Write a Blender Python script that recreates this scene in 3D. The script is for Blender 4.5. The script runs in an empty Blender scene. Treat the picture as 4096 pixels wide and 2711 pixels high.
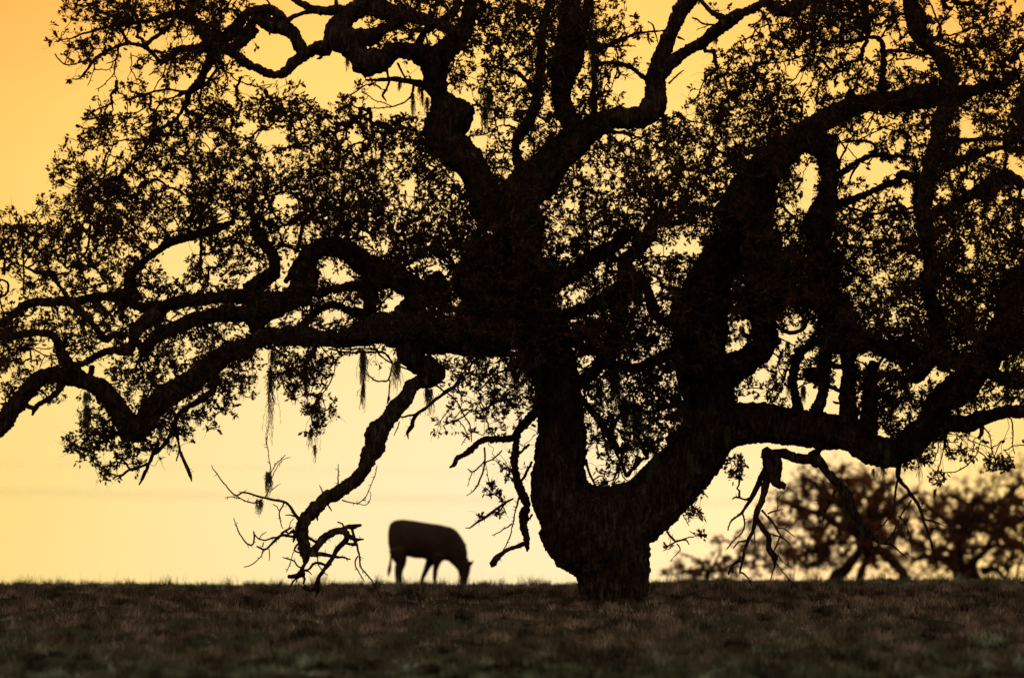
import bpy, math, random
import numpy as np
from mathutils import Vector, Matrix, kdtree

# ------------------------------------------------------------------ camera, sky, sun, exposure
sc = bpy.context.scene
COL = sc.collection
random.seed(11); rng = np.random.default_rng(11)
GW, GH = 7136.0, 4723.0            # traced-photograph units
LENS, SENSOR, EYE = 200.0, 36.0, 1.6
TILT = math.atan((4075 - GH / 2) / GW * SENSOR / LENS)
DT, DC, DB = 90.0, 130.0, 156.0    # distances of the oak, the cow, the far trees

cam_d = bpy.data.cameras.new('camera')
cam = bpy.data.objects.new('camera', cam_d); COL.objects.link(cam)
cam.location = (0, 0, EYE); cam.rotation_euler = (math.radians(90) + TILT, 0, 0)
cam_d.lens = LENS; cam_d.sensor_width = SENSOR; cam_d.clip_end = 8000; cam_d.clip_start = 0.5
cam_d.dof.use_dof = True; cam_d.dof.focus_distance = DT; cam_d.dof.aperture_fstop = 1.15
sc.camera = cam
CT, ST = math.cos(TILT), math.sin(TILT)

def ray(gx, gy):
    a = (gx - GW / 2) / GW * SENSOR / LENS; b = (GH / 2 - gy) / GW * SENSOR / LENS
    return np.array((a, CT - b * ST, ST + b * CT))
def P(gx, gy, Y):
    r = ray(gx, gy); return np.array((0, 0, EYE)) + r * (Y / r[1])
def unit(Y): return Y * SENSOR / LENS / GW      # metres per traced unit

world = bpy.data.worlds.new('World'); sc.world = world; world.use_nodes = True
nt = world.node_tree; nt.nodes.clear(); N = nt.nodes.new; L = nt.links.new
out = N('ShaderNodeOutputWorld'); bg = N('ShaderNodeBackground'); bg.inputs['Strength'].default_value = 1
sky = N('ShaderNodeTexSky'); sky.sky_type = 'NISHITA'; sky.sun_disc = False
SUN_AZ, SUN_EL = math.radians(2.0), math.radians(1.6)
sky.sun_elevation = SUN_EL; sky.sun_rotation = SUN_AZ; sky.air_density = 2.0; sky.dust_density = 5.0
bg2 = N('ShaderNodeBackground'); bg2.inputs['Strength'].default_value = 0.05
L(sky.outputs[0], bg2.inputs['Color'])
tc = N('ShaderNodeTexCoord'); nrm = N('ShaderNodeVectorMath'); nrm.operation = 'NORMALIZE'
L(tc.outputs['Generated'], nrm.inputs[0])
g = ray(3600, 3560); g = g / np.linalg.norm(g)
sub = N('ShaderNodeVectorMath'); sub.operation = 'SUBTRACT'; sub.inputs[1].default_value = tuple(g); L(nrm.outputs[0], sub.inputs[0])
sqz = N('ShaderNodeVectorMath'); sqz.operation = 'MULTIPLY'; sqz.inputs[1].default_value = (.78, 1, 1.05); L(sub.outputs[0], sqz.inputs[0])   # the glow lies along the horizon
dst = N('ShaderNodeVectorMath'); dst.operation = 'LENGTH'; L(sqz.outputs[0], dst.inputs[0])
strm = N('ShaderNodeMapping'); strm.inputs['Scale'].default_value = (14, 14, 90)
L(nrm.outputs[0], strm.inputs['Vector'])
noi = N('ShaderNodeTexNoise'); noi.inputs['Scale'].default_value = 1.0; noi.inputs['Detail'].default_value = 3
L(strm.outputs[0], noi.inputs['Vector'])
m1 = N('ShaderNodeMath'); m1.operation = 'MULTIPLY_ADD'; m1.inputs[1].default_value = 0.012; m1.inputs[2].default_value = -0.006
L(noi.outputs['Fac'], m1.inputs[0])
m2 = N('ShaderNodeMath'); m2.operation = 'ADD'; L(dst.outputs['Value'], m2.inputs[0]); L(m1.outputs[0], m2.inputs[1])
m3 = N('ShaderNodeMath'); m3.operation = 'DIVIDE'; m3.inputs[1].default_value = math.radians(40); L(m2.outputs[0], m3.inputs[0])
rp = N('ShaderNodeValToRGB'); cr = rp.color_ramp
stops = [(0.0, (1.08, .87, .52)), (2.0, (1.05, .82, .40)), (3.6, (1.0, .75, .275)), (5.0, (1.0, .665, .18)),
         (6.8, (.90, .45, .10)), (14, (.46, .20, .07)), (26, (.34, .22, .15)), (40, (.31, .255, .215))]
cr.elements[0].position = 0; cr.elements[0].color = (*stops[0][1], 1)
cr.elements[1].position = 1; cr.elements[1].color = (*stops[-1][1], 1)
for d, c in stops[1:-1]:
    e = cr.elements.new(d / 40); e.color = (*c, 1)
L(m3.outputs[0], rp.inputs[0]); L(rp.outputs[0], bg.inputs['Color'])
gl = ray(6100, 3850); gl = gl / np.linalg.norm(gl)
s2 = N('ShaderNodeVectorMath'); s2.operation = 'SUBTRACT'; s2.inputs[1].default_value = tuple(gl); L(nrm.outputs[0], s2.inputs[0])
q2 = N('ShaderNodeVectorMath'); q2.operation = 'MULTIPLY'; q2.inputs[1].default_value = (.8, 1, 1.6); L(s2.outputs[0], q2.inputs[0])
l2 = N('ShaderNodeVectorMath'); l2.operation = 'LENGTH'; L(q2.outputs[0], l2.inputs[0])
r2 = N('ShaderNodeMapRange'); r2.interpolation_type = 'SMOOTHSTEP'; r2.inputs['From Min'].default_value = 0; r2.inputs['From Max'].default_value = .058
r2.inputs['To Min'].default_value = .34; r2.inputs['To Max'].default_value = 0; L(l2.outputs['Value'], r2.inputs[0])
bg3 = N('ShaderNodeBackground'); bg3.inputs['Color'].default_value = (1, .34, .13, 1); L(r2.outputs[0], bg3.inputs['Strength'])
ad3 = N('ShaderNodeAddShader'); L(bg.outputs[0], ad3.inputs[0]); L(bg3.outputs[0], ad3.inputs[1])
add = N('ShaderNodeAddShader'); L(ad3.outputs[0], add.inputs[0]); L(bg2.outputs[0], add.inputs[1])
L(add.outputs[0], out.inputs['Surface'])

sun_d = bpy.data.lights.new('sun', 'SUN'); sun_d.energy = 0.35; sun_d.angle = math.radians(1.5); sun_d.color = (1, .52, .22)
sun = bpy.data.objects.new('sun', sun_d); COL.objects.link(sun)
sd = Vector((math.sin(SUN_AZ) * math.cos(SUN_EL), math.cos(SUN_AZ) * math.cos(SUN_EL), math.sin(SUN_EL)))
sun.rotation_euler = sd.to_track_quat('Z', 'Y').to_euler(); sun.location = (0, 0, 40)

sc.view_settings.view_transform = 'Standard'; sc.view_settings.look = 'None'
sc.view_settings.exposure = 0; sc.view_settings.gamma = 1
sc.cycles.max_bounces = 4; sc.cycles.diffuse_bounces = 2; sc.cycles.glossy_bounces = 1
sc.cycles.transmission_bounces = 1; sc.cycles.volume_bounces = 0

# ------------------------------------------------------------------ helpers
def tag(o, label=None, cat=None, group=None, kind=None):
    if label: o['label'] = label
    if cat: o['category'] = cat
    if group: o['group'] = group
    if kind: o['kind'] = kind
    return o
def empty(name, loc):
    o = bpy.data.objects.new(name, None); o.location = loc; COL.objects.link(o); return o
def mesh_obj(name, V, F, mat, parent=None, smooth=False, off=(0, 0, 0)):
    """V (n,3); F is a list of (k,m) index arrays, m = corners per face"""
    V = np.asarray(V, dtype=np.float32) - np.asarray(off, dtype=np.float32)
    me = bpy.data.meshes.new(name); me.vertices.add(len(V)); me.vertices.foreach_set('co', V.ravel())
    loops = np.concatenate([f.ravel() for f in F]).astype(np.int32)
    tot = np.concatenate([np.full(len(f), f.shape[1]) for f in F]).astype(np.int32)
    st = np.concatenate([[0], np.cumsum(tot)[:-1]]).astype(np.int32)
    me.loops.add(len(loops)); me.loops.foreach_set('vertex_index', loops)
    me.polygons.add(len(tot)); me.polygons.foreach_set('loop_start', st)
    if smooth: me.polygons.foreach_set('use_smooth', np.ones(len(tot), dtype=bool))
    me.update(calc_edges=True); me.materials.append(mat)
    o = bpy.data.objects.new(name, me); COL.objects.link(o)
    if parent is not None: o.parent = parent
    else: o.location = off
    return o
class MB:
    def __init__(s): s.v = []; s.f = {}; s.n = 0
    def add(s, V, F):
        F = np.asarray(F); s.v.append(np.asarray(V, dtype=float)); s.f.setdefault(F.shape[1], []).append(F + s.n); s.n += len(V)
    def build(s, name, mat, parent=None, smooth=False, off=(0, 0, 0)):
        return mesh_obj(name, np.concatenate(s.v), [np.concatenate(a) for a in s.f.values()], mat, parent, smooth, off)
_perm = rng.random((64, 64, 64))
def vnoise(p):
    """value noise, p (n,3) -> 0..1"""
    i = np.floor(p).astype(int); f = p - i; f = f * f * (3 - 2 * f); r = 0
    for dx in (0, 1):
        for dy in (0, 1):
            for dz in (0, 1):
                w = (f[:, 0] if dx else 1 - f[:, 0]) * (f[:, 1] if dy else 1 - f[:, 1]) * (f[:, 2] if dz else 1 - f[:, 2])
                r = r + w * _perm[(i[:, 0] + dx) % 64, (i[:, 1] + dy) % 64, (i[:, 2] + dz) % 64]
    return r
def spline(pts, step):
    """Catmull-Rom through rows of pts (last column = radius), resampled to ~step"""
    p = np.asarray(pts, float)
    if len(p) == 2: p = np.array([p[0], (p[0] + p[1]) / 2, p[1]])
    q = np.vstack([2 * p[0] - p[1], p, 2 * p[-1] - p[-2]]); q[:, -1] = np.maximum(q[:, -1], p[:, -1].min() * .6)
    res = []
    for i in range(1, len(q) - 2):
        n = max(1, int(np.linalg.norm((q[i + 1] - q[i])[:-1]) / step)); t = np.arange(n)[:, None] / n
        a, b, c, d = q[i - 1], q[i], q[i + 1], q[i + 2]
        res.append(.5 * (2 * b + (c - a) * t + (2 * a - 5 * b + 4 * c - d) * t ** 2 + (3 * b - a - 3 * c + d) * t ** 3))
    res.append(p[-1:]); r = np.vstack(res); r[:, -1] = np.maximum(r[:, -1], .0012); return r
def tube(mb, path, seg=8, rough=0.0, ridges=0.0, cap=True):
    """path (n,4): xyz + radius"""
    C = path[:, :3]; R = path[:, 3]; n = len(C)
    T = np.gradient(C, axis=0); T /= np.linalg.norm(T, axis=1)[:, None] + 1e-9
    up = np.array((0.0, 1.0, 0.0)); U = np.empty_like(C); u = up - T[0] * (up @ T[0])
    if np.linalg.norm(u) < .1: u = np.array((1.0, 0, 0)) - T[0] * T[0][0]
    for i in range(n):
        u = u - T[i] * (u @ T[i]); u /= np.linalg.norm(u) + 1e-9; U[i] = u
    W = np.cross(T, U); a = np.arange(seg) * 2 * math.pi / seg
    D = U[:, None, :] * np.cos(a)[None, :, None] + W[:, None, :] * np.sin(a)[None, :, None]
    V = (C[:, None, :] + D * R[:, None, None]).reshape(-1, 3)
    if rough > 0:
        q = V * 1.0; rr = np.repeat(R, seg)
        big = vnoise(q * 4.0 + 7) - .5; mid = vnoise(q * 13 + 31) - .5; fin = vnoise(q * 38 + 3) - .5
        amp = np.minimum(rr, .17)
        d = (big * .42 + mid * .42) * amp * rough + fin * np.minimum(amp * .8, .042) + (vnoise(q * 85 + 11) - .5) * np.minimum(amp * .6, .026)
        if ridges:
            s = np.repeat(np.cumsum(np.r_[0, np.linalg.norm(np.diff(C, axis=0), axis=1)]), seg)
            ang = np.tile(a, n)
            h = vnoise(np.c_[np.cos(ang) * rr * 26, np.sin(ang) * rr * 26, s * 5.5 + 9])
            d = d + (np.abs(h - .5) * 2 - .4) * ridges
        V = V + D.reshape(-1, 3) * d[:, None]
    i = np.arange(n - 1)[:, None] * seg; j = np.arange(seg)[None, :]; k = (j + 1) % seg
    F = np.stack([i + j, i + k, i + seg + k, i + seg + j], -1).reshape(-1, 4)
    mb.add(V, F)
    if cap:
        mb.add(np.vstack([V[-seg:], C[-1] + T[-1] * R[-1] * .6]), [[q, (q + 1) % seg, seg] for q in range(seg)])
        mb.add(np.vstack([V[:seg], C[0] - T[0] * R[0] * .3]), [[(q + 1) % seg, q, seg] for q in range(seg)])

def material(name, build):
    m = bpy.data.materials.new(name); m.use_nodes = True; t = m.node_tree; t.nodes.clear()
    o = t.nodes.new('ShaderNodeOutputMaterial'); b = t.nodes.new('ShaderNodeBsdfPrincipled')
    t.links.new(b.outputs[0], o.inputs[0]); b.inputs['Roughness'].default_value = .9
    b.inputs['Specular IOR Level'].default_value = .15
    build(t, b, o); return m
def noise_ramp(t, scale, cols, detail=5, stretch=(1, 1, 1), coord='Object', dist=0.0, rough=.6):
    c = t.nodes.new('ShaderNodeTexCoord'); mp = t.nodes.new('ShaderNodeMapping'); mp.inputs['Scale'].default_value = stretch
    t.links.new(c.outputs[coord], mp.inputs['Vector'])
    n = t.nodes.new('ShaderNodeTexNoise'); n.inputs['Scale'].default_value = scale; n.inputs['Detail'].default_value = detail
    n.inputs['Distortion'].default_value = dist; n.inputs['Roughness'].default_value = rough
    t.links.new(mp.outputs[0], n.inputs['Vector'])
    r = t.nodes.new('ShaderNodeValToRGB'); t.links.new(n.outputs['Fac'], r.inputs[0]); e = r.color_ramp.elements
    e[0].position = cols[0][0]; e[0].color = (*cols[0][1], 1); e[1].position = cols[-1][0]; e[1].color = (*cols[-1][1], 1)
    for p, cc in cols[1:-1]:
        x = r.color_ramp.elements.new(p); x.color = (*cc, 1)
    return n, r
def bark_build(t, b, o):
    n, r = noise_ramp(t, 9, [(.3, (.045, .022, .014)), (.5, (.10, .056, .038)), (.62, (.17, .11, .08)), (.75, (.26, .20, .155))], stretch=(1, 1, .35))
    n2, r2 = noise_ramp(t, 22, [(.40, (.18, .16, .15)), (.58, (1, 1, 1)), (.72, (2.2, 2.1, 2.0))], stretch=(1, 1, .2))
    mu = t.nodes.new('ShaderNodeMix'); mu.data_type = 'RGBA'; mu.blend_type = 'MULTIPLY'; mu.inputs[0].default_value = 1
    t.links.new(r.outputs[0], mu.inputs[6]); t.links.new(r2.outputs[0], mu.inputs[7]); t.links.new(mu.outputs[2], b.inputs['Base Color'])
    bp = t.nodes.new('ShaderNodeBump'); bp.inputs['Strength'].default_value = 1; bp.inputs['Distance'].default_value = .03
    t.links.new(r2.outputs[0], bp.inputs['Height']); t.links.new(bp.outputs[0], b.inputs['Normal'])
M_bark = material('bark', bark_build)
def leaf_build(t, b, o):
    n, r = noise_ramp(t, 2.2, [(.3, (.030, .018, .006)), (.5, (.048, .024, .008)), (.62, (.085, .030, .008)), (.75, (.14, .045, .009))], detail=6)
    t.links.new(r.outputs[0], b.inputs['Base Color']); b.inputs['Roughness'].default_value = .75
    tr = t.nodes.new('ShaderNodeBsdfTranslucent'); t.links.new(r.outputs[0], tr.inputs['Color'])
    mx = t.nodes.new('ShaderNodeMixShader'); mx.inputs[0].default_value = .22
    t.links.new(b.outputs[0], mx.inputs[1]); t.links.new(tr.outputs[0], mx.inputs[2]); t.links.new(mx.outputs[0], o.inputs[0])
M_leaf = material('oak_leaf', leaf_build)
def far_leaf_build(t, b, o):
    n, r = noise_ramp(t, 1.5, [(.3, (.12, .045, .016)), (.5, (.25, .09, .03)), (.7, (.42, .15, .05))], detail=4)  # warm brown veil of haze and glare put into the leaf colour
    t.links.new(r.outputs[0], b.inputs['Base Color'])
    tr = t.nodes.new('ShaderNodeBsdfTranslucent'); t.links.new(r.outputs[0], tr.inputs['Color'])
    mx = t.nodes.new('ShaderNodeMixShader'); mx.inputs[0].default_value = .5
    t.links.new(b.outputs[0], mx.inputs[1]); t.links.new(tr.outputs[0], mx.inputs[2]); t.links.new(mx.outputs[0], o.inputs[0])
M_far = material('veiled_far_leaf', far_leaf_build)
def lichen_build(t, b, o):
    n, r = noise_ramp(t, 8, [(.3, (.07, .07, .032)), (.7, (.19, .185, .10))]); t.links.new(r.outputs[0], b.inputs['Base Color'])
M_lichen = material('lichen', lichen_build)

# ------------------------------------------------------------------ the ground
PROF = [(-200, -.2), (0, 0), (40, .32), (55, .47), (60, .52), (65, .585), (70, .70), (75, .86), (82, 1.11), (90, 1.355), (100, 1.465), (110, 1.53), (118, 1.548),
        (126, 1.54), (132, 1.51), (156, 1.47), (200, 1.05), (300, -.5), (600, -4), (4000, -14)]
PX = np.array([p[0] for p in PROF], float); PZ = np.array([p[1] for p in PROF], float)
def terr(x, y):
    x = np.asarray(x, float); y = np.asarray(y, float)
    z = (np.interp(y - 3, PX, PZ) + np.interp(y, PX, PZ) + np.interp(y + 3, PX, PZ)) / 3
    s = np.clip((x - .8) / 3.5, 0, 1); s = s * s * (3 - 2 * s)
    z = z + .085 * s * np.exp(-((y - 122) / 26) ** 2)
    q = np.stack([x, y, np.zeros_like(x)], -1).reshape(-1, 3)
    near = np.clip((170 - y) / 40, 0, 1)
    h = (vnoise(q * np.array((.75, .35, 1)) + 5) - .5) * .12 + (vnoise(q * np.array((2.0, .9, 1)) + 15) - .5) * .13 + (vnoise(q * np.array((4.2, 1.4, 1)) + 25) - .5) * .10
    return z + h.reshape(x.shape) * near * np.interp(y, [80, 92, 105], [1.0, .6, .32])
def ground_build(t, b, o):
    n, r = noise_ramp(t, 1.0, [(.30, (.018, .013, .010)), (.42, (.048, .040, .026)), (.52, (.066, .070, .040)), (.62, (.10, .068, .046)), (.74, (.15, .10, .07))],
                      detail=8, stretch=(.8, .35, 1), rough=.65)
    t.links.new(r.outputs[0], b.inputs['Base Color']); b.inputs['Roughness'].default_value = 1; b.inputs['Specular IOR Level'].default_value = 0
M_ground = material('pasture_soil', ground_build)
def axis(dense0, dense1, step, far0, far1):
    a = list(np.arange(dense0, dense1, step)); d = step; x = a[-1]
    while x < far1: d *= 1.35; x = min(x + d, far1); a.append(x)
    d = step; x = a[0]; lo = []
    while x > far0: d *= 1.35; x = max(x - d, far0); lo.append(x)
    return np.array(lo[::-1] + a)
ax = axis(-20, 20, .14, -2500, 2500); ay = axis(45, 160, .3, -150, 4000)
GX, GY = np.meshgrid(ax, ay); GZ = terr(GX, GY); nx, ny = len(ax), len(ay)
ii = (np.arange(ny - 1)[:, None] * nx + np.arange(nx - 1)[None, :]).ravel()
go = mesh_obj('ground', np.stack([GX, GY, GZ], -1).reshape(-1, 3), [np.stack([ii, ii + 1, ii + nx + 1, ii + nx], -1)], M_ground, smooth=True)
tag(go, 'dark grazed pasture rising gently to a low crest', 'ground', kind='structure')

def grass_build(t, b, o):
    n, r = noise_ramp(t, 1.0, [(.40, (.02, .014, .010)), (.48, (.15, .10, .068)), (.55, (.30, .205, .14)), (.64, (.58, .44, .33))],
                      detail=7, stretch=(2.1, .42, 0), rough=.62)
    n2, r2 = noise_ramp(t, 1.0, [(.43, (.008, .009, .005)), (.49, (.065, .075, .038)), (.56, (.20, .245, .135)), (.64, (.52, .62, .44))], detail=7, stretch=(1.9, .36, 0), rough=.62)
    c = t.nodes.new('ShaderNodeTexCoord'); sp = t.nodes.new('ShaderNodeSeparateXYZ'); t.links.new(c.outputs['Object'], sp.inputs[0])
    n3, r3 = noise_ramp(t, .35, [(.3, (0, 0, 0)), (.7, (1, 1, 1))], detail=3, stretch=(1, .5, 0))
    ma = t.nodes.new('ShaderNodeMath'); ma.operation = 'MULTIPLY_ADD'; ma.inputs[1].default_value = 16; t.links.new(r3.outputs[0], ma.inputs[0]); t.links.new(sp.outputs['Y'], ma.inputs[2])
    mq = t.nodes.new('ShaderNodeMapRange'); mq.inputs['From Min'].default_value = 60; mq.inputs['From Max'].default_value = 130; t.links.new(ma.outputs[0], mq.inputs[0])
    mr = t.nodes.new('ShaderNodeValToRGB'); t.links.new(mq.outputs[0], mr.inputs[0]); ee = mr.color_ramp.elements     # greener turf low on the slope and on the crest, straw between
    for kk, (pp_, vv) in enumerate([(.18, .12), (.36, .85), (.66, 1.0), (.80, .45)]):
        x = ee[kk] if kk < 2 else ee.new(pp_); x.position = pp_; x.color = (vv, vv, vv, 1)
    mx = t.nodes.new('ShaderNodeMix'); mx.data_type = 'RGBA'; t.links.new(mr.outputs[0], mx.inputs[0]); t.links.new(r2.outputs[0], mx.inputs[6]); t.links.new(r.outputs[0], mx.inputs[7])
    t.links.new(mx.outputs[2], b.inputs['Base Color']); b.inputs['Roughness'].default_value = 1; b.inputs['Specular IOR Level'].default_value = 0
M_grass = material('dry_grass', grass_build)
ROOTX = float(P(3568 + 718, 3136 + 1080, DT)[0])
def grass():
    nT = 34000
    y = 56 + (150 - 56) * rng.random(nT * 3) ** 1.15; x = (rng.random(nT * 3) * 2 - 1) * 17
    ok = np.abs(x) < .1 * y + 1.6; x = x[ok][:nT]; y = y[ok][:nT]; n = len(x)
    cl = vnoise(np.stack([x * 1.1, y * .5, np.zeros(n)], -1) + 40)
    keep = rng.random(n) < .25 + cl * 1.1; x = x[keep]; y = y[keep]; cl = cl[keep]; n = len(x)
    hT = (.035 + .10 * cl ** 2 + .05 * rng.random(n) ** 2) * np.where(y > 104, .72, 1.0)
    nb = 12
    bx = np.repeat(x, nb) + rng.normal(0, .07, n * nb); by = np.repeat(y, nb) + rng.normal(0, .09, n * nb)
    h = np.repeat(hT, nb) * (.5 + rng.random(n * nb)); lean = rng.normal(0, .45, (n * nb, 2)) * h[:, None]
    # dense taller tufts, many of them along the crest
    nt_ = 2100; ty = np.r_[rng.uniform(110, 121, 230), rng.uniform(88.9, 89.6, 420), rng.uniform(60, 122, nt_ - 650)]; tx = rng.uniform(-1, 1, nt_) * (.1 * ty + 1.6)
    tx[230:650] = ROOTX + rng.uniform(-1.5, 1.5, 420)
    tb = 46; qx = np.repeat(tx, tb) + rng.normal(0, .07, nt_ * tb); qy = np.repeat(ty, tb) + rng.normal(0, .07, nt_ * tb)
    qh = np.repeat(rng.uniform(.06, .24, nt_) ** 1.0 * np.where(rng.random(nt_) < .6, .6, 1), tb) * rng.uniform(.4, 1, nt_ * tb); qh[:230 * tb] *= 1.6; qh[230 * tb:650 * tb] *= .55
    bx = np.r_[bx, qx]; by = np.r_[by, qy]; h = np.r_[h, qh]; lean = np.vstack([lean, rng.normal(0, .32, (nt_ * tb, 2)) * qh[:, None]])
    # sparse tall dry stems
    m = 2600; sy = 66 + 62 * rng.random(m * 2); sx = (rng.random(m * 2) * 2 - 1) * 14; sx, sy = sx[:m], sy[:m]
    bx = np.r_[bx, sx]; by = np.r_[by, sy]; h = np.r_[h, .1 + .30 * rng.random(m) ** 2]; lean = np.vstack([lean, rng.normal(0, .04, (m, 2))])
    bz = terr(bx, by) - .01; k = len(bx); a = rng.random(k) * math.pi; w = .004 + .004 * rng.random(k); w[-m:] = .0025
    dx, dy = np.cos(a) * w, np.sin(a) * w
    A = np.stack([bx - dx, by - dy, bz], -1); B = np.stack([bx + dx, by + dy, bz], -1)
    mid = np.stack([bx + lean[:, 0] * .35, by + lean[:, 1] * .35, bz + h * .6], -1); o1 = np.stack([dx, dy, 0 * dx], -1) * .8
    T = np.stack([bx + lean[:, 0], by + lean[:, 1], bz + h], -1)
    V = np.stack([A, B, mid + o1, mid - o1, T], 1).reshape(-1, 3); i = np.arange(k) * 5
    o = mesh_obj('grass', V, [np.stack([i, i + 1, i + 2, i + 3], -1), np.stack([i + 3, i + 2, i + 4], -1)], M_grass)
    tag(o, 'short tufted dry grass covering the pasture up to the crest', 'grass', kind='stuff')
grass()

# ------------------------------------------------------------------ leaves and twigs
LH = [(.10, .03), (.17, .13), (.24, .24), (.33, .09), (.42, .33), (.50, .30), (.55, .12), (.66, .31), (.73, .26), (.78, .12), (.90, .17)]
_half = np.array([(0, 0)] + LH + [(1.02, 0)]); _nh = len(_half)
LEAF = np.vstack([_half, np.c_[_half[1:-1, 0], -_half[1:-1, 1]]])
LF = np.array([list(range(_nh)), [0] + list(range(len(LEAF) - 1, _nh - 1, -1))[::-1] + [_nh - 1]][0:1] )
LF2 = np.array([[0] + list(range(_nh, len(LEAF))) + [_nh - 1]])[:, ::-1]
def leaves(mb, pos, axisv, size):
    """oak leaves: pos (n,3) stalk point, axisv (n,3) direction of the midrib"""
    n = len(pos); A = axisv / np.linalg.norm(axisv, axis=1)[:, None]
    r = rng.normal(0, 1, (n, 3)); S = np.cross(A, r); S /= np.linalg.norm(S, axis=1)[:, None]; Nn = np.cross(A, S)
    fold = rng.uniform(.1, .5, n)
    x = LEAF[None, :, 0] * size[:, None]; yy = LEAF[None, :, 1] * size[:, None]; bend = rng.normal(0, .25, n)[:, None]
    z = np.abs(yy) * fold[:, None] + bend * x * x / size[:, None]
    V = pos[:, None, :] + A[:, None] * x[..., None] + S[:, None] * yy[..., None] + Nn[:, None] * z[..., None]
    m = LEAF.shape[0]; base = (np.arange(n) * m)[:, None]
    mb.add(V.reshape(-1, 3), base + LF); 
    mb.f[LF.shape[1]].append(base + LF2 + (mb.n - n * m))
def clusters(mb, pos, dirs, nl=(4, 8), size=(.055, .09), spread=.045):
    cnt = rng.integers(nl[0], nl[1] + 1, len(pos)); idx = np.repeat(np.arange(len(pos)), cnt); k = len(idx)
    d = dirs[idx] * .55 + rng.normal(0, .62, (k, 3)); p = pos[idx] + rng.normal(0, spread, (k, 3)) * .55
    leaves(mb, p, d, rng.uniform(size[0], size[1], k))
def grow_twigs(pts, skel, blocked, w_path=.09):
    """attach every leaf cluster to the growing branch network; returns nodes, parents, weights"""
    ns = len(skel); n = len(pts); X = np.vstack([skel, pts]).astype(float); par = np.full(ns + n, -1); plen = np.zeros(ns + n)
    kd = kdtree.KDTree(ns)
    for i, q in enumerate(skel): kd.insert(q, i)
    kd.balance()
    d0 = np.array([kd.find(p)[2] for p in pts]); order = np.argsort(d0 * (1 + .2 * rng.random(n)))
    done = []; w0 = np.zeros(ns + n)
    base = kd; step = 120
    for b in range(0, n, step):
        grp = order[b:b + step]
        if done:
            kd2 = kdtree.KDTree(len(done))
            for i in done: kd2.insert(X[i], i)
            kd2.balance()
        loc = np.array([], int)
        for oi in grp:
            p = X[ns + oi]; cand = [(i, d) for _, i, d in base.find_n(p, 3)]
            if done: cand += [(i, d) for _, i, d in kd2.find_n(p, 6)]
            if len(loc):
                dl = np.linalg.norm(X[loc] - p, axis=1); k = np.argsort(dl)[:3]; cand += [(int(loc[q]), float(dl[q])) for q in k]
            best = None
            for i, d in cand:
                d = max(d, .01); c = d + w_path * plen[i]
                if best is not None and c >= best[0]: continue
                if d > .12 and blocked is not None:
                    q = X[i]
                    for tt in (.3, .5, .7):
                        if blocked(q[0] + (p[0] - q[0]) * tt, q[1] + (p[1] - q[1]) * tt, q[2] + (p[2] - q[2]) * tt): c += .5
                if best is None or c < best[0]: best = (c, i, d)
            k = ns + oi; par[k] = best[1]; plen[k] = plen[best[1]] + best[2]; loc = np.append(loc, k)
        done.extend(int(q) for q in loc)
    w = np.ones(ns + n)
    for k in done[::-1]: w[par[k]] += w[k]
    return X, par, w, ns
def tubes_batch(mb, C, R, seg):
    """C (m,k,3) centre lines, R (m,k) radii"""
    m, k, _ = C.shape; T = np.gradient(C, axis=1); T /= np.linalg.norm(T, axis=2, keepdims=True) + 1e-9
    ref = np.where(np.abs(T[..., 1:2]) < .9, np.array((0., 1., 0.)), np.array((1., 0., 0.)))
    Uv = np.cross(T, ref); Uv /= np.linalg.norm(Uv, axis=2, keepdims=True) + 1e-9; W = np.cross(T, Uv)
    a = np.arange(seg) * 2 * math.pi / seg
    V = C[:, :, None] + R[:, :, None, None] * (Uv[:, :, None] * np.cos(a)[:, None] + W[:, :, None] * np.sin(a)[:, None])
    i = (np.arange(m)[:, None, None] * k + np.arange(k - 1)[None, :, None]) * seg; j = np.arange(seg)[None, None, :]; q = (j + 1) % seg
    mb.add(V.reshape(-1, 3), np.stack([i + j, i + q, i + seg + q, i + seg + j], -1).reshape(-1, 4))
def twig_mesh(mb, X, par, w, ns, r0, seg=4, k=7, crook=.10):
    c = np.arange(ns, len(X)); A = X[par[c]]; B = X[c]; Ln = np.linalg.norm(B - A, axis=1); ok = Ln > .008; c, A, B, Ln = c[ok], A[ok], B[ok], Ln[ok]
    rad = r0 * np.minimum(w, 90) ** .49; ra = rad[c] * 1.12; rb = rad[c] * .86; t = np.linspace(0, 1, k)
    off = rng.normal(0, 1, (len(c), 1, 3)) * Ln[:, None, None] * crook; off[..., 2] -= Ln[:, None] * .04
    s = np.sin(t * math.pi)[None, :, None]
    P_ = A[:, None] + (B - A)[:, None] * t[None, :, None] + off * s + rng.normal(0, 1, (len(c), k, 3)) * (Ln[:, None, None] * .035 + .002) * s
    tubes_batch(mb, P_, (ra[:, None] + (rb - ra)[:, None] * t) * rng.uniform(.85, 1.25, (len(c), k)), seg)
def side_twigs(mb, X, dirs, ns, r0, per=1.5, l=(.04, .16)):
    """bare spurs on the twigs"""
    n = int((len(X) - ns) * per); j = rng.integers(ns, len(X), n); A = X[j]; d = dirs[j - ns] * .5 + rng.normal(0, .6, (n, 3)); d /= np.linalg.norm(d, axis=1)[:, None]
    Ln = rng.uniform(l[0], l[1], n); k = 5; t = np.linspace(0, 1, k); s = np.sin(t * math.pi)[None, :, None]
    P_ = A[:, None] + d[:, None] * (Ln[:, None, None] * t[None, :, None]) + rng.normal(0, 1, (n, 1, 3)) * Ln[:, None, None] * .12 * s
    tubes_batch(mb, P_, r0 * (1.15 - .75 * t)[None, :] * np.ones((n, 1)), 3)

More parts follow.
